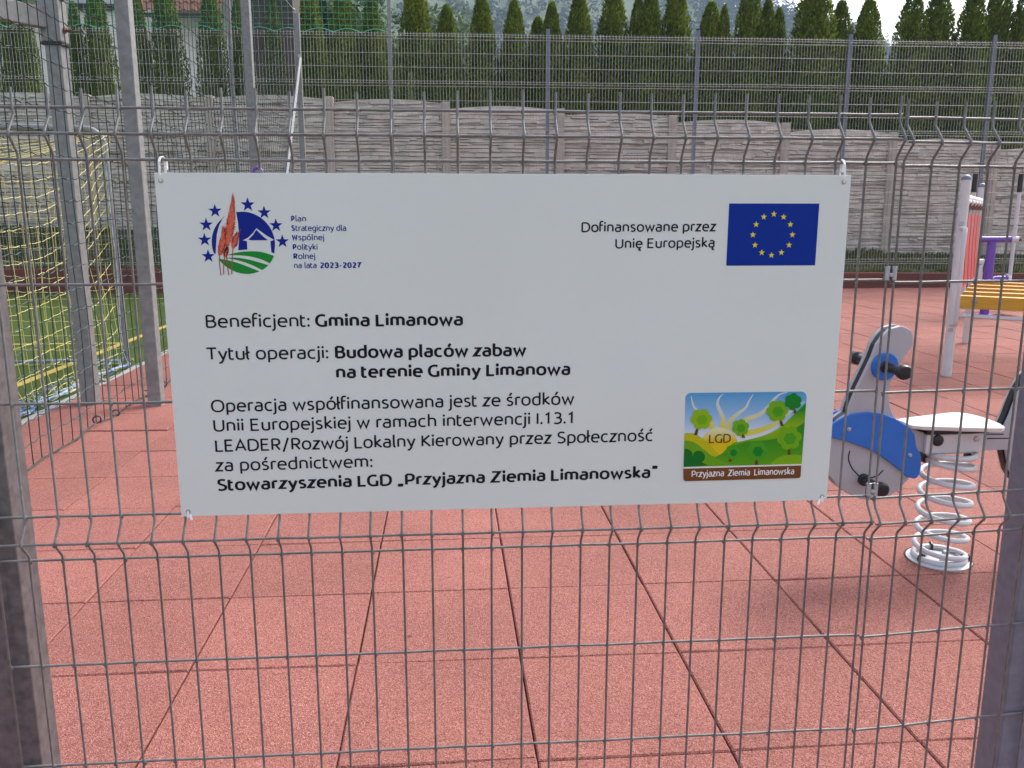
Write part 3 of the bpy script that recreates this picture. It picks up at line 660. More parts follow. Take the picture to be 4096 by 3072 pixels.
for a in (.5,2.5,4.4):
    MB().lathe([(.013,0),(.013,.01),(.009,.014)], T(.05*cos(a),.007,.05*sin(a)), Zv, 6).build('base_bolt', M['zinc'], rk)
for a in (-.5,-2.9,1.3):
    p = T(.088*cos(a),.018,.088*sin(a)); r_ = (p-T(0,.018)).normalized(); MB().tube([p+(r_*cos(b)+Zv*sin(b))*.0145 for b in [2*pi*k/8 for k in range(9)]], .005, 5).build('clamp', M['black'], rk)
for a in (.1,3.0):
    p = T(.088*cos(a),.405,.088*sin(a)); MB().obox(p, V(.014,0,0), V(0,.018,0), Zv*.024).build('clamp', M['black'], rk, bevel=.004)
MB().obox(T(-.01,.424,0), dv*.10, nv*.029, Zv*.004).build('top_plate', M['white_paint'], rk)
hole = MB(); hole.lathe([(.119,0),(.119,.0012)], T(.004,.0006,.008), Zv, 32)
hole.build('base_hole_shade', mat('hole shade rim', (.045,.02,.017), .95), rk)  # dark disc set off-centre: painted shade of the sunken base, no real recess

# ------------------------------------------------------------------ near mesh fence
ROWZ = [(1.4378,0),(1.396,-.024),(1.3579,0),(1.1579,0),(.9579,0),(.7579,0),(.716,-.024),(.6779,0),(.4779,0),(.2779,0),(.0779,0)]
def vpath(top):
    p = [(0, top)]
    for z in (1.396,.717):
        p += [(0,z+.031),(-.003,z+.0255),(-.0215,z+.004),(-.0235,z),(-.0215,z-.004),(-.003,z-.0255),(0,z-.031)]
    return p+[(0,.05)]
def panel(name, label, xs, frame, zoff, x_end):
    mb = MB(); rd = random.Random(len(xs)); dots = MB()
    for x in xs:
        top = 1.4675+rd.uniform(-.003,.004); jx = rd.uniform(-.0008,.0008); lean = rd.uniform(-.002,.002)
        mb.tube([frame(x+jx+lean*(1.4-z), y, z+zoff) for y, z in vpath(top)], .00215, 8)
    for z, y in ROWZ:
        ex = [x_end[0]+rd.uniform(-.004,.004)]+[v for v in xs if x_end[0] < v < x_end[1]]+[x_end[1]+rd.uniform(-.004,.004)]
        mb.tube([frame(v, y+.0037, z+zoff+rd.uniform(-.0006,.0006)) for v in ex], .00235, 8)
        for v in xs:                                     # weld blobs
            c = frame(v, y+.0018, z+zoff-.001); mb.lathe([(.0012,-.0052),(.0031,-.002),(.0031,.002),(.0012,.0048)], c, V(0,0,1), 6)
    o = mb.build(name, M['wire'], None, smooth=50)
    return tag(o, label, 'fence panel', 'wire mesh panels of the near fence')
SP = .05372
panel('mesh_fence_panel', 'wide grey wire mesh panel of the near fence carrying the white board', [SP*i for i in range(-2,28)], lambda x, y, z: V(x,y,z), 0, (-.113,1.4545))
pa = radians(5)
panel('mesh_fence_panel', 'grey wire mesh panel of the near fence in front of the spring rocker', [SP*i for i in range(0,44)], lambda x, y, z: V(1.4635+x*cos(pa)-y*sin(pa), x*sin(pa)+y*cos(pa), z), -.0045, (-.004,2.315))
NP = 'steel posts of the near fence'
t = thing('fence_post', 'weathered speckled grey fence post in the lower left corner, wires passing in front', 'fence post', (-.12,.055,0), NP)
MB().box(-.158,.012,-.05,-.081,.083,1.56).build('post', M['galvpost'], t, bevel=.003)
MB().box(-.161,.009,1.56,-.078,.086,1.572).build('cap', M['black'], t)
t = thing('fence_post', 'blue grey fence post at the right edge in front of the rocker', 'fence post', (1.85,.08,0), NP)
MB().box(1.800,.040,-.05,1.880,.112,1.56).build('post', M['bluegalv'], t, bevel=.003)
MB().box(1.797,.037,1.56,1.883,.115,1.572).build('cap', M['black'], t)
# clamps
def clip(loc, label):
    t = thing('panel_clip', label, 'clip', loc, 'steel clips joining the near fence panels'); x, y, z = loc
    pl = MB()
    for s in (-1, 1): pl.tube([(x+s*.0065,y-.001,z-.012),(x+s*.0065,y-.001,z+.012)], .0042, 8)
    pl.build('sleeve', M['zinc'], t, smooth=50)
    MB().box(x-.009,y+.004,z-.011,x+.009,y+.007,z+.010).build('plate', M['wire'], t)
    MB().lathe([(.004,0),(.004,.004),(.002,.005)], (x,y-.001,z-.003), (0,-1,0), 6).build('bolt', M['zinc'], t)
clip((1.457,0,1.170), 'upper zinc clip joining two fence panels against the red kerb')
clip((1.457,0,.772), 'lower zinc clip joining two fence panels in front of the rocker face')
t = thing('post_clamp', 'zinc wire clamp bolted to the corner post at the left edge', 'clamp', (-.112,0,.752), None)
MB().box(-.128,-.008,.735,-.103,.011,.7545).box(-.124,-.010,.7546,-.106,.011,.7625).build('bracket', M['zinc'], t, bevel=.002)
MB().lathe([(.007,0),(.006,.005),(.003,.006)], (-.115,-.008,.742), (0,-1,0), 8).build('bolt', M['zinc'], t)

# ------------------------------------------------------------------ the board
YF = -.0115
SX0, SX1, SZ0, SZ1 = .2125, 1.3665, .7575, 1.3370
bo = thing('information_board', 'white printed information board wired to the near fence', 'sign', (.79,-.01,1.05))
MB().box(SX0,YF,SZ0,SX1,-.0085,SZ1).build('panel', M['signwhite'], bo, bevel=.0006)
for x, z in ((.2222,1.3245),(1.3541,1.3255),(.2245,.7665),(1.3570,.7650)):
    pts = []
    MB().lathe([(.0042,0),(.0042,.0006),(.0028,.0009)], (x,YF,z), (0,-1,0), 14).build('eyelet', M['zinc'], bo)

# a monoline humanist letter set: each glyph is (width, strokes); cap .70, x-height .52, descender -.19
def El(cx, cy, rx, ry, a0, a1, n=12, p=2.35):
    o = []
    for k in range(n+1):
        a = radians(a0+(a1-a0)*k/n); c, s = cos(a), sin(a)
        o.append((cx+rx*math.copysign(abs(c)**(2/p), c), cy+ry*math.copysign(abs(s)**(2/p), s)))
    return o
def S(*p):                                               # Catmull-Rom through points
    o = []; q = [p[0]]+list(p)+[p[-1]]
    for i in range(1, len(q)-2):
        for k in range(6):
            t = k/6; o.append(tuple(.5*((2*q[i][c])+(-q[i-1][c]+q[i+1][c])*t+(2*q[i-1][c]-5*q[i][c]+4*q[i+1][c]-q[i+2][c])*t*t+(-q[i-1][c]+3*q[i][c]-3*q[i+1][c]+q[i+2][c])*t**3) for c in (0,1)))
    return o+[p[-1]]
DOT = 'dot'
def stem(x, a, b): return [(x,a),(x,b)]
bowlR = lambda w_: [(0,.47),(.09,.515),(.18,.52)]+El(.18,.26,w_-.18,.26,84,-84)+[(.18,0),(.09,.005),(0,.035)]
bowlL = lambda w_: [(w_,.48),(w_-.09,.515),(w_-.18,.52)]+El(w_-.18,.26,w_-.18,.26,96,264)+[(w_-.18,0),(w_-.09,.005),(w_,.04)]
G = {
'o':(.44,[El(.22,.26,.22,.26,0,360,26)]), 'n':(.37,[stem(0,0,.5),[(0,.485),(.08,.51),(.17,.52)]+El(.17,.32,.20,.20,84,0,8)+[(.37,0)]]),
'm':(.66,[stem(0,0,.5),[(0,.485),(.07,.51),(.15,.52)]+El(.15,.34,.18,.18,84,0,8)+[(.33,0)],[(.315,.47),(.40,.512),(.48,.52)]+El(.48,.34,.18,.18,84,0,8)+[(.66,0)]]),
'u':(.37,[stem(.37,.02,.52),[(.37,.035),(.29,.01),(.20,0)]+El(.20,.20,.20,.20,264,180,8)+[(0,.52)]]),
'h':(.37,[stem(0,0,.76),[(0,.47),(.08,.505),(.17,.52)]+El(.17,.32,.20,.20,84,0,8)+[(.37,0)]]),
'r':(.25,[stem(0,0,.5),[(0,.485),(.08,.51),(.15,.52),(.25,.505)]]),
'i':(0,[stem(0,0,.52),(DOT,0,.69)]), 'j':(0,[[(0,.52),(0,-.05)]+S((0,-.05),(-.02,-.14),(-.08,-.185),(-.14,-.18))[1:],(DOT,0,.69)]),
'l':(.09,[[(0,.76),(0,.14)]+S((0,.14),(.012,.05),(.05,.008),(.10,0))[1:]]),
't':(.22,[[(0,.67),(0,.16)]+S((0,.16),(.015,.06),(.06,.01),(.13,0),(.22,.025))[1:],[(0,.52),(.21,.52)]]),
'f':(.22,[[(0,0),(0,.58)]+S((0,.58),(.02,.69),(.08,.75),(.16,.76),(.24,.745))[1:],[(0,.52),(.21,.52)]]),
'e':(.42,[[(.0,.275),(.42,.275)]+El(.215,.27,.205,.25,4,180,14)[1:]+El(.23,.26,.23,.26,184,268,8)+[(.30,0),(.39,.03)]]),
'c':(.35,[[(.35,.49),(.28,.518),(.22,.52)]+El(.22,.26,.22,.26,94,266,14)+[(.28,.002),(.36,.03)]]),
'a':(.36,[[(.05,.495),(.12,.515),(.18,.52)]+El(.18,.36,.18,.16,86,0,8)+[(.36,.015)],[(.36,.295),(.27,.305),(.17,.30)]+El(.16,.15,.16,.15,92,268,12)+[(.25,0),(.36,.02)]]),
's':(.30,[S((.28,.49),(.20,.517),(.12,.52),(.04,.49),(.012,.40),(.05,.32),(.15,.27),(.25,.225),(.295,.14),(.25,.035),(.15,0),(.06,.008),(.0,.035))]),
'p':(.40,[stem(0,-.19,.49),bowlR(.40)]), 'b':(.40,[stem(0,.02,.76),bowlR(.40)]), 'd':(.40,[stem(.40,.02,.76),bowlL(.40)]),
'g':(.40,[[(.40,.49),(.40,-.03)]+S((.40,-.03),(.37,-.13),(.27,-.185),(.15,-.19),(.04,-.165))[1:],bowlL(.40)]),
'k':(.34,[stem(0,0,.76),[(.32,.52),(.04,.285),(.36,0)]]), 'w':(.66,[[(0,.52),(.17,.005),(.33,.44),(.49,.005),(.66,.52)]]),
'y':(.42,[[(0,.52),(.215,.02)],[(.42,.52),(.25,.05)]+S((.25,.05),(.18,-.10),(.10,-.175),(0,-.185))[1:]]),
'z':(.36,[[(.01,.52),(.345,.52),(.01,0),(.37,0)]]), 'B':(.44,[stem(0,0,.70),[(0,.70),(.18,.70)]+El(.19,.535,.20,.165,86,-86,10)+[(.18,.37),(0,.37)],[(.19,.37)]+El(.21,.185,.23,.185,86,-86,10)+[(.2,0),(0,0)]]),
'G':(.50,[[(.48,.655),(.40,.69),(.33,.70)]+El(.33,.35,.33,.35,93,267,18)+[(.40,.002),(.50,.03),(.50,.34)]]),
'L':(.37,[[(0,.70),(0,0),(.38,0)]]), 'T':(.50,[[(0,.70),(.52,.70)],stem(.26,0,.70)]), 'U':(.50,[[(0,.70)]+El(.25,.24,.25,.24,180,360,16)+[(.50,.70)]]),
'O':(.64,[El(.32,.35,.32,.35,0,360,30)]), 'E':(.39,[[(.39,.70),(0,.70),(0,0),(.41,0)],[(0,.37),(.35,.37)]]), 'A':(.56,[[(0,0),(.28,.70),(.56,0)],[(.10,.21),(.46,.21)]]),
'D':(.54,[stem(0,0,.70),[(0,.70),(.20,.70)]+El(.2,.35,.34,.35,88,-88,16)+[(.2,0),(0,0)]]), 'R':(.42,[stem(0,0,.70),[(0,.70),(.19,.70)]+El(.2,.51,.21,.19,86,-86,10)+[(.19,.32),(0,.32)],[(.19,.32),(.42,0)]]),
'K':(.44,[stem(0,0,.70),[(.42,.70),(.05,.37),(.46,0)]]), 'S':(.42,[S((.39,.655),(.30,.69),(.20,.70),(.08,.66),(.035,.54),(.08,.43),(.22,.36),(.36,.29),(.42,.19),(.37,.06),(.22,0),(.10,.008),(.0,.045))]),
'P':(.42,[stem(0,0,.70),[(0,.70),(.20,.70)]+El(.2,.485,.22,.215,86,-86,12)+[(.2,.27),(0,.27)]]), 'Z':(.46,[[(.01,.70),(.45,.70),(.01,0),(.47,0)]]),
'W':(.80,[[(0,.70),(.19,.005),(.40,.58),(.61,.005),(.80,.70)]]), 'I':(0,[stem(0,0,.70)]),
'0':(.42,[El(.21,.35,.21,.35,0,360,26)]), '1':(.30,[[(.02,.57),(.19,.70),(.19,0)]]), '2':(.40,[S((.01,.64),(.10,.69),(.21,.70),(.34,.65),(.38,.53),(.33,.40),(.19,.22),(.01,0)),[(.01,0),(.41,0)]]),
'3':(.38,[S((.02,.665),(.12,.70),(.24,.695),(.34,.63),(.34,.47),(.25,.39),(.12,.38)),S((.12,.38),(.28,.365),(.39,.27),(.37,.09),(.24,.01),(.12,0),(0,.035))]), '7':(.40,[[(0,.70),(.40,.70)]+S((.40,.70),(.26,.46),(.17,.22),(.14,0))[1:]]),
':':(0,[(DOT,0,.045),(DOT,0,.46)]), '.':(0,[(DOT,0,.045)]), '/':(.30,[[(0,-.13),(.30,.76)]]), '-':(.22,[[(0,.28),(.22,.28)]]),
'\u201e':(.19,[[(.04,.07),(.0,-.11)],[(.19,.07),(.15,-.11)]]), '\u201d':(.19,[[(.04,.76),(.0,.58)],[(.19,.76),(.15,.58)]]),
}
ac = [(.0,.60),(.13,.76)]
G['\u00f3'] = (.44, G['o'][1]+[[(.19,.61),(.32,.77)]]); G['\u015b'] = (.30, G['s'][1]+[[(.12,.61),(.25,.77)]]); G['\u0107'] = (.35, G['c'][1]+[[(.19,.61),(.32,.77)]])
G['\u0105'] = (.38, G['a'][1]+[S((.34,.0),(.26,-.07),(.26,-.15),(.33,-.17),(.40,-.155))]); G['\u0119'] = (.42, G['e'][1]+[S((.30,.0),(.22,-.07),(.22,-.15),(.29,-.17),(.36,-.155))])
G['\u0142'] = (.10, G['l'][1]+[[(-.10,.29),(.13,.45)]])
def ribbon(mb, pts, wd, put, hz=1, hx=1):
    P = [Vector(p) for p in pts]; P = [p for i, p in enumerate(P) if i == 0 or (p-P[i-1]).length > 1e-5]
    closed = (P[0]-P[-1]).length < 1e-3 and len(P) > 5; k = len(P); vs = []
    for i in range(k):
        a = P[i]-P[i-1] if i > 0 else (P[-1]-P[-2] if closed else P[1]-P[0]); b = P[i+1]-P[i] if i < k-1 else (P[1]-P[0] if closed else P[-1]-P[-2])
        a.normalize(); b.normalize(); n1 = Vector((-a.y,a.x)); n2 = Vector((-b.y,b.x)); n_ = n1+n2
        if n_.length < .2: n_ = n1
        n_.normalize(); sc_ = 1/max(.42, n_.dot(n1)); o_ = Vector((n_.x*wd*hx, n_.y*wd*hz))/2*sc_; vs += [put(P[i]+o_), put(P[i]-o_)]
    mb.add(vs, [(2*i, 2*i+1, 2*i+3, 2*i+2) for i in range(k-1)])
ROUNDL = 'oecdgqsaOGCSQ\u00f3\u0119\u0107\u015b\u0105'; ROUNDR = 'oecbpsOD\u00f3\u0119\u0107\u015bSBPR'
def text_layout(s, wd, bold):
    x = 0; out = []; wide = 1.10 if bold else 1.0
    for ch in s:
        if ch == ' ': x += .27; continue
        gw, st = G[ch]; cap = ch.isupper() or ch.isdigit() or ch in '/'
        lf, rt = (.036 if ch in ROUNDL else .015 if ch in 'wyzTAW' else .02 if ch in 'tf\u0142' else .058), (.036 if ch in ROUNDR else .015 if ch in 'wyzTAWkK' else -.03 if ch in 'rf' else .0 if ch in 'tlL\u0142' else .058)
        x += lf+wd/2
        out.append((x, st, cap)); x += gw*wide+wd/2+rt
    return out, x
def text(parent, s, x0, x1, z, capheight, mat_, bold=False, layer=.0004, name='lettering', wt=None, slope=0):
    wd = wt or (.158 if bold else .108); wv = wd*(.74 if bold else .86); lay, adv = text_layout(s, wd, bold)
    e0 = .06; kx = (x1-x0)/(adv-2*e0); ky = capheight/.70; wide = 1.10 if bold else 1.0; mb = MB()
    def vm(y, cap):
        H = .70 if cap else .52
        if y < 0: return y+wv/2
        return wv/2+y*(H-wv)/H if y <= H else y-wv/2
    for gi, (gx, st, cap) in enumerate(lay):
        zk = .84 if (len(st) == 1 and len(st[0]) == 4 and bold) else 1
        for si, k in enumerate(st):
            off = YF-layer-.00004*((gi % 2)*4+si)
            put = lambda p, off=off: (x0+(p[0]-e0)*kx, off, z+slope*(p[0]*kx)+p[1]*ky)
            if k[0] == DOT:
                r_ = wd*.62; c = (gx+k[1]*wide, max(vm(k[2], cap), r_)); mb.add([put((c[0]+r_*cos(2*pi*q/12), c[1]+r_*sin(2*pi*q/12))) for q in range(12)], [tuple(range(12))])
            else:                                        # keep the stroke weight even although the line is fitted in width
                ribbon(mb, [(gx+p[0]*wide, vm(p[1], cap)*(1 if cap else 1.045)) for p in k], wd*zk, put, wv/wd, max(.7, min(1.6, ky/kx)))
    return mb.build(name, mat_, parent)
tb = lambda *a, **k: text(bo, *a, **k)
CH = .0219
tb('Beneficjent:', .2769,.4466,1.0860,CH,M['ink']); tb('Gmina Limanowa', .457,.7033,1.0858,CH,M['ink'],True)
tb('Tytu\u0142 operacji:', .2746,.4751,1.0315,CH,M['ink']); tb('Budowa plac\u00f3w zabaw', .4871,.8109,1.0318,CH,M['ink'],True)
tb('na terenie Gminy Limanowa', .4875,.8883,.9975,CH,M['ink'],True)
tb('Operacja wsp\u00f3\u0142finansowana jest ze \u015brodk\u00f3w', .2764,.8953,.9418,CH,M['ink'],slope=.0045)
tb('Unii Europejskiej w ramach interwencji I.13.1', .2775,.8974,.9078,CH,M['ink'],slope=.004)
tb('LEADER/Rozw\u00f3j Lokalny Kierowany przez Spo\u0142eczno\u015b\u0107', .2781,1.0378,.8722,CH,M['ink'],slope=.0045)
tb('za po\u015brednictwem:', .2768,.5429,.8372,CH,M['ink'],slope=.006)
tb('Stowarzyszenia LGD \u201ePrzyjazna Ziemia Limanowska\u201d', .2771,1.0486,.8021,CH,M['ink'],True,slope=.007)
tb('Dofinansowane przez', .9044,1.1344,1.2418,.0168,M['ink'],wt=.115,slope=.005); tb('Uni\u0119 Europejsk\u0105', .9626,1.1345,1.2145,.0168,M['ink'],wt=.115,slope=.008)
def halves(b, r, x0, xb, x1, z, ch=.0095):
    tb(b, x0, xb-.0005, z, ch, M['navy'], True, wt=.19); tb(r, xb+.0016, x1, z, ch, M['navy'], wt=.11)
halves('P','lan',.4253,.4305,.4490,1.2599); halves('S','trategiczny dla',.4250,.4303,.5133,1.2446); halves('W','sp\u00f3lnej',.4253,.4338,.4768,1.2295)
halves('P','olityki',.4257,.4311,.4653,1.2141); halves('R','olnej',.4260,.4321,.4608,1.1990)
tb('na lata', .4260,.4624,1.1840,.0094,M['navy'],wt=.11); tb('2023-2027', .4682,.5356,1.1839,.0096,M['navy'],True,wt=.19)

def star(mb, c, r, put, rot=0):
    mb.flat([put((c[0]+(r if k % 2 == 0 else r*.40)*sin(rot+pi*k/5), c[1]-(r if k % 2 == 0 else r*.40)*cos(rot+pi*k/5))) for k in range(10)])
# flag with its ring of twelve stars
fl = MB().box(1.1563,YF-.0005,1.1850,1.3136,YF-.0001,1.2896).build('flag', M['flagblue'], bo)
mb = MB()
for k in range(12):
    a = 2*pi*k/12; star(mb, (1.2348+.0347*sin(a), -(1.2372+.0347*cos(a))), .0056, lambda p: V(p[0], YF-.0009, -p[1]))
mb.build('stars', M['yellowp'], fl)['kind'] = 'stuff'
# farm plan emblem (artwork units)
def EM(layer): return lambda p: V(.2426250+1.5193e-4*p[0]-.7e-6*p[1], YF-layer, 1.3153452-4.5e-7*p[0]-1.5279e-4*p[1])
em = thing('emblem', '', '', (0,0,0)); em.parent = bo; em.matrix_parent_inverse = bo.matrix_basis.inverted()
for k in ('label','category'): del em[k]
L1, L2, L3, L4 = EM(.0003), EM(.0004), EM(.0005), EM(.0010)
mb = MB()
for x, y, r in ((406,250,74),(752,185,78),(920,266,74),(1038,400,74),(1098,570,74),(305,395,74),(278,553,74),(305,727,74)): star(mb, (x,y), r, L1)
mb.build('blue_stars', M['navy'], em)['kind'] = 'stuff'
def circ(cx, cy, r, a0, a1, n): return [(cx+r*cos(radians(a0+(a1-a0)*k/n)), cy+r*sin(radians(a0+(a1-a0)*k/n))) for k in range(n+1)]
mb = MB(); CX, CY, CR = 685, 592, 335
left = [(384,702)]+circ(CX,CY,CR,162,237,14)+[(490,312),(440,400),(410,490),(395,600)]
mb.flat([L1(p) for p in left])
right = [(626,262)]+circ(CX,CY-3,CR-2,-95,12,20)[1:]+[(1006,697),(975,684),(970,568),(1010,553),(930,505),(870,460),(830,430),(790,480),(735,530),(678,558),(722,566),(722,655),(624,663),(640,560),(642,460),(638,360)]
mb.flat([L1(p) for p in right]); mb.flat([L2(p) for p in ((828,446),(790,500),(738,552),(760,557),(945,557),(900,520),(858,478))])
mb.build('blue_disc', M['navy'], em)
mb = MB()
mb.flat([L1(p) for p in [(508,714)]+S((508,714),(620,685),(760,674),(880,684),(1000,722))[1:]+S((1000,722),(980,765),(952,802))[1:]+S((952,802),(860,760),(740,728),(620,717),(508,714))[1:-1]])
mb.flat([L1(p) for p in S((480,744),(600,742),(730,762),(850,795),(936,822))+S((936,822),(905,850),(866,874))[1:]+S((866,874),(760,820),(650,780),(560,757),(480,744))[1:-1]])
mb.flat([L1(p) for p in S((410,752),(520,772),(640,808),(750,852),(838,888))+S((838,888),(770,910),(700,916),(610,902),(520,860),(455,810),(410,752))[1:-1]])
mb.build('green_field', M['greenp'], em)
def ear(mb, base, tip, wd, bend, seed, n=46):
    rd = random.Random(seed); b, t = Vector(base), Vector(tip); ax_ = t-b; nn = Vector((-ax_.y, ax_.x)).normalized()
    out = []
    def c(s): return b+ax_*s+nn*bend*sin(pi*s)
    def w_(s): return wd*.92*sin(pi*min(1, s*.88+.11))*(1-s*.62)
    Lp, Rp = [], []
    for k in range(n+1):
        s = k/n; j = 1+(.30 if k % 2 else -.26)*rd.uniform(.4,1.2)
        Lp.append(c(s)+nn*w_(s)*j*(0.02 if k == n else 1)); Rp.append(c(s)-nn*w_(s)*(2-j)*(0.02 if k == n else 1))
    mb.flat([L3(p) for p in Lp+Rp[::-1]])
    for k in range(44):
        s = rd.uniform(.03,.9); sg = rd.choice((-1,1)); p = c(s)+nn*sg*w_(s)*.7; q = p+ax_.normalized()*rd.uniform(28,60)+nn*sg*rd.uniform(6,24)*(1.1-s)
        mb.flat([L4((p.x-5,p.y)), L4((p.x+5,p.y)), L4(q)])
mb = MB(); ear(mb, (508,612),(606,52),66,14,1); mb.build('wheat_ear', M['wheat'], em)
for q, (b_, t_, w2, bn_) in enumerate((((428,716),(480,400),50,16),((570,640),(648,462),46,-8),((478,740),(512,628),26,3))):
    mb = MB(); L3 = EM(.0006+.0001*q); ear(mb, b_, t_, w2, bn_, q+5, 26); mb.build('wheat_ear', M['wheat'], em)
mb = MB()
for p in (((428,700),(420,800),(428,930)),((478,735),(462,830),(456,922)),((508,600),(500,740),(508,930)),((572,630),(556,760),(542,920))):
    ribbon(mb, S(*p), 9, L4)
mb.build('wheat_stalks', M['wheatdark'], em)['kind'] = 'stuff'

# landscape logo with rounded corners
def LG(layer): return lambda p: V(1.0487582+1.45385e-4*p[0]+7.0e-6*p[1], YF-layer, .9970843-3.114e-6*p[0]-1.465826e-4*p[1])
def art(name, r, g_, b_, col2=None, vs=30): return mat(name, (r,g_,b_), .5, col2=col2, vscale=vs, spec=.15) if col2 else mat(name, (r,g_,b_), .5, spec=.15)
lg = thing('landscape_logo', '', '', (0,0,0)); lg.parent = bo; lg.matrix_parent_inverse = bo.matrix_basis.inverted()
for k in ('label','category'): del lg[k]
def gradmat(name, c0, c1, z0, z1, c2=None):              # printed gradient along the board's height
    mt = bpy.data.materials.new(name); mt.use_nodes = True; n = mt.node_tree.nodes; L = mt.node_tree.links; b = n['Principled BSDF']; b.inputs['Roughness'].default_value = .5; b.inputs['Specular IOR Level'].default_value = .15
    tc = n.new('ShaderNodeTexCoord'); sp_ = n.new('ShaderNodeSeparateXYZ'); mr = n.new('ShaderNodeMapRange'); rp_ = n.new('ShaderNodeValToRGB')
    L.new(tc.outputs['Object'], sp_.inputs[0]); L.new(sp_.outputs[2], mr.inputs[0]); mr.inputs[1].default_value = z0; mr.inputs[2].default_value = z1
    L.new(mr.outputs[0], rp_.inputs[0]); rp_.color_ramp.elements[0].color = (*c0,1); rp_.color_ramp.elements[1].color = (*c1,1)
    if c2: e = rp_.color_ramp.elements.new(.5); e.color = (*c2,1)
    L.new(rp_.outputs[0], b.inputs['Base Color']); return mt
zz = lambda y: .9970843-.0031*1-1.465826e-4*y
lay = [LG(.0002+.00012*k) for k in range(16)]
def blob(pts, k, name, m_): 
    mb = MB(); mb.flat([lay[k](p) for p in pts]); return mb.build(name, m_, lg)
skyp = [(270,1155),(298,300)]+circ(370,300,72,180,270,6)+circ(1750,272,68,-90,0,6)+[(1768,1120)]
blob(skyp, 0, 'sky_print', gradmat('logo sky', (.62,.72,.78), (.09,.33,.62), zz(760), zz(230), (.28,.48,.74)))
YLW = art('logo yellow', .62,.55,.02)
ray = gradmat('logo ray', (.66,.60,.10), (.60,.68,.66), zz(660), zz(380))
mb = MB()
for pth, w0 in ((S((745,700),(765,560),(740,470),(700,370),(718,290),(768,238)),70),(S((820,680),(860,570),(960,480),(1050,410),(1095,320),(1145,238)),60),(S((640,700),(600,560),(510,490),(420,420),(385,340),(372,262)),60),(S((900,690),(1060,560),(1230,490),(1330,400),(1400,310),(1480,240),(1580,212)),70),(S((980,740),(1200,700),(1400,620),(1560,500),(1700,390),(1800,325)),75)):
    P = [Vector(p) for p in pth]; k = len(P)
    for i in range(k-1):
        a, b = P[i], P[i+1]; d_ = (b-a).normalized(); n_ = Vector((-d_.y,d_.x)); wa, wb = w0*(1-i/(k-1))**.8/2+2, w0*(1-(i+1)/(k-1))**.8/2+2
        mb.flat([lay[1](a+n_*wa), lay[1](b+n_*wb), lay[1](b-n_*wb), lay[1](a-n_*wa)])
mb.build('sun_rays', ray, lg)['kind'] = 'stuff'
blob(circ(720,890,235,0,360,40)[:-1], 2, 'sun_print', gradmat('logo sun', (.70,.52,.01), (.70,.70,.40), zz(820), zz(680)))
blob(S((285,728),(380,730),(470,770),(560,840),(640,920),(720,1000),(800,940),(900,850),(1000,830),(1300,750),(1500,640),(1650,500),(1812,345))+[(1768,1120),(270,1155)], 3, 'hills_print', gradmat('logo hills', (.10,.36,.01), (.01,.26,.012), zz(900), zz(450), (.30,.46,.01)))
blob(S((284,728),(380,735),(470,775),(560,845),(640,925),(720,1003),(640,1020),(560,970),(450,870),(360,830),(282,820)), 4, 'yellow_slope', art('logo lime', .50,.47,.01))
blob(S((720,1003),(800,960),(900,890),(1050,840),(1250,820),(1450,790),(1640,690),(1800,585))+[(1770,1120),(640,1140),(560,1100)], 5, 'green_slope', gradmat('logo green', (.10,.34,.01), (.03,.26,.012), zz(1100), zz(800)))
blob(S((282,820),(400,840),(520,930),(640,1020),(800,1100),(980,1136))+[(270,1154)], 6, 'left_slope', art('logo mid green', .14,.36,.012))
blob(S((1360,1128),(1440,1050),(1560,1005),(1680,998),(1772,1010))+[(1768,1119)], 7, 'right_mound', art('logo bright green', .20,.42,.01))
mb = MB(); mb.flat([lay[8](p) for p in [(278,925)]+circ(300,1010,85,-85,20,8)+circ(460,1025,78,-140,60,12)+[(575,1136),(270,1154)]]); mb.build('dark_bush', art('logo dark green', .008,.15,.02), lg)
def treeart(cx, cy, r, c1, c2, tr, seed):
    q = 6
    mb = MB(); mb.flat([lay[9](p) for p in [(tr[0]-14,tr[1]),(tr[2]-20,tr[3]),(tr[2]+22,tr[3]),(tr[0]+14,tr[1])]]); mb.build('tree_trunk', M['trunkp'], lg)
    pts = [(cx+r*(.78+.22*abs(cos(a*q/2*1.0+seed))**.6)*cos(a), cy+r*(.78+.22*abs(cos(a*q/2+seed))**.6)*sin(a)*.98) for a in [2*pi*k/72 for k in range(72)]]
    mb = MB(); mb.flat([lay[10](p) for p in pts]); o = mb.build('tree_crown', c1, lg)
    mb = MB(); mb.flat([lay[11]((cx+(x-cx)*.5+8, cy+(y-cy)*.5+8)) for x, y in pts]); mb.build('crown_middle', c2, o)
M['trunkp'] = art('logo trunk', .13,.05,.02)
gA, gB, gC, gD = art('logo crown a', .26,.46,.01), art('logo crown b', .16,.40,.01), art('logo crown c', .07,.32,.015), art('logo crown d', .008,.22,.02)
treeart(495,552,135, gA, gB, (448,660,420,752), .3); treeart(985,655,110, gB, gC, (1010,730,1024,786), .9); treeart(1446,445,138, gB, gC, (1485,545,1512,635), .2)
treeart(1645,328,110, gD, gD, (1665,425,1675,475), 1.2); treeart(1605,785,160, gB, gC, (1604,915,1604,1002), .5); treeart(890,965,95, gC, gD, (862,1040,856,1088), .8); treeart(1200,950,135, gC, gD, (1190,1058,1192,1130), .1)
MB().flat([lay[9](p) for p in ((268,1156),(1768,1118),(1766,1136),(268,1175))]).build('white_band', M['whitep'], lg)
blob([(266,1176),(1764,1137)]+circ(1728,1268,32,0,90,5)+circ(298,1304,32,90,180,5), 9, 'brown_band', art('logo brown', .17,.065,.02))
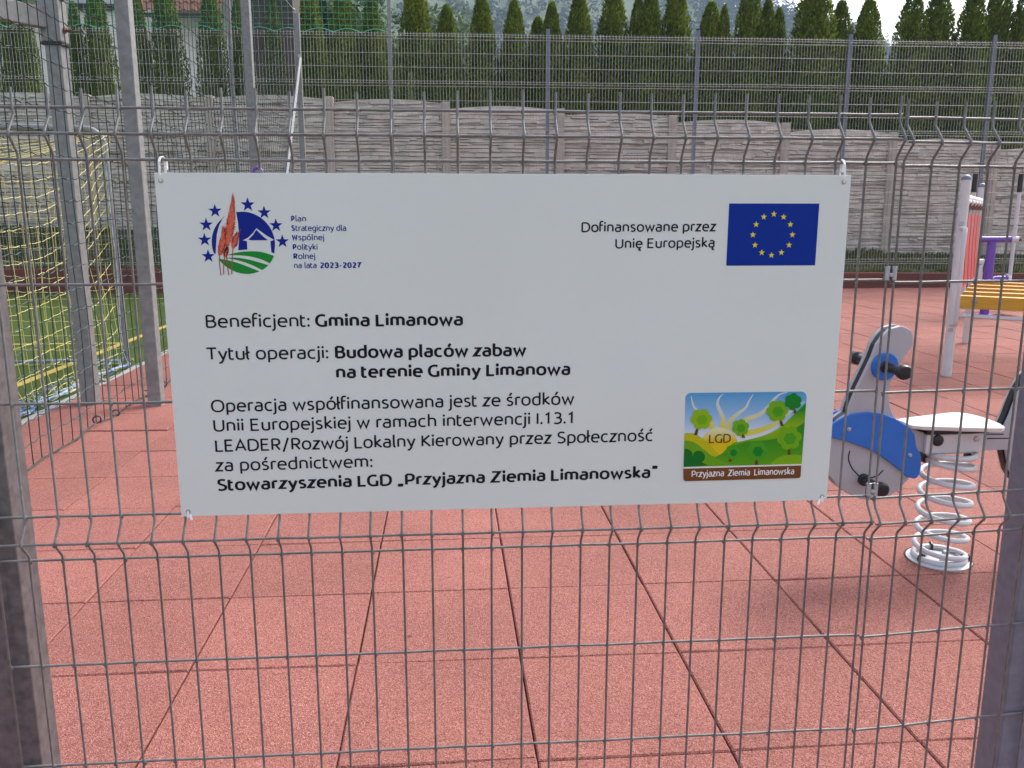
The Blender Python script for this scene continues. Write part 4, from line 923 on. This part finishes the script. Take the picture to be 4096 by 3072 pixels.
def lgtext(s, xa, xb, y, ch, m_, wt, k, dy):
    o = text(lg, s, LG(0)((xa,y)).x, LG(0)((xb,y)).x, LG(0)((xa,y)).z, ch, m_, wt=wt, layer=.0002+.00012*(k+1), slope=-dy); return o
lgtext('LGD', 588,856, 853, .0163, art('logo brown text', .11,.045,.02), .10, 12, -.012)
lgtext('Przyjazna', 368,775, 1284, .0122, M['whitep'], .11, 12, -.004); lgtext('Ziemia', 828,1104, 1272, .0122, M['whitep'], .11, 12, -.004); lgtext('Limanowska', 1162,1670, 1263, .0122, M['whitep'], .11, 12, -.004)

# cable ties holding the board
def strap(mb, path, wd, th):
    P = [Vector(p) for p in path]
    for a, b in zip(P, P[1:]):
        d_ = (b-a); n_ = V(1,0,0); mb.obox((a+b)/2, d_*.53, n_*wd/2, d_.normalized().cross(n_)*th/2)
TG = 'white cable ties holding the board'
def tie(x, ze, zw, label, tail):
    mb = MB(); up = 1 if zw > ze else -1
    loop = [(x,-.0128,ze),(x,-.0148,ze+up*.010),(x-.0005,-.0120,zw-up*.004),(x,-.005,zw+up*.0035),(x+.001,.004,zw+up*.0050),(x+.002,.0090,zw-up*.001),(x+.002,.009,ze+up*.012),(x+.001,-.004,ze+up*.004),(x,-.0075,ze)]
    strap(mb, loop, .0033, .0011); strap(mb, [(x,-.0128,ze),(x,-.0100,ze)], .003, .001)
    t = tag(mb.build('cable_tie', M['white_plastic']), label, 'cable tie', TG)
    q = MB()
    if tail: strap(q, [(x+tail[0]*.3,-.010,ze+tail[1]*.3),(x+tail[0],-.018,ze+tail[1])], .0042, .0012)
    q.obox((x+.0045,.006,zw-up*.008), V(.0022,0,0), V(0,.002,0), V(0,0,.0075)); q.build('tail', M['white_plastic'], t)
tie(.2222,1.3235,1.358,'white cable tie at the upper left corner of the board, looped over a wire', None)
tie(1.3541,1.3245,1.358,'white cable tie at the upper right corner of the board, looped over a wire', None)
tie(.2245,.7665,.758,'white cable tie at the lower left corner of the board with its tail hanging', (.007,-.013))
tie(1.3570,.7650,.758,'white cable tie at the lower right corner of the board with its tail slanting left', (-.009,-.013))

# small dry leaves on the rubber tiles
rd = random.Random(8)
for k, (x, y, lab) in enumerate(((.55,.98,'tiny dark leaf on the tiles, below the middle of the board'), (-.62,2.05,'small brown leaf on the tiles left of the board'))):
    mb = MB(); a = rd.uniform(0,6); c = V(x,y,.006); d_ = V(cos(a),sin(a),.1)*.012; s_ = V(-sin(a),cos(a),.2)*.005
    mb.add([c-d_, c+s_, c+d_, c-s_+V(0,0,.002)], [(0,1,2),(0,2,3)]); tag(mb.build('leaf', M['brown']), lab, 'leaf', 'leaves lying on the rubber tiles')

# ------------------------------------------------------------------ air
hz = bpy.data.materials.new('haze'); hz.use_nodes = True; n = hz.node_tree.nodes; n.remove(n['Principled BSDF'])
pv = n.new('ShaderNodeVolumePrincipled'); pv.inputs['Color'].default_value = (.35,.47,.62,1); pv.inputs['Density'].default_value = .00085; pv.inputs['Anisotropy'].default_value = .2
hz.node_tree.links.new(pv.outputs[0], n['Material Output'].inputs['Volume'])
struct(MB().box(-570,-70,-1.6,570,770,190).build('haze', hz), 'stuff')
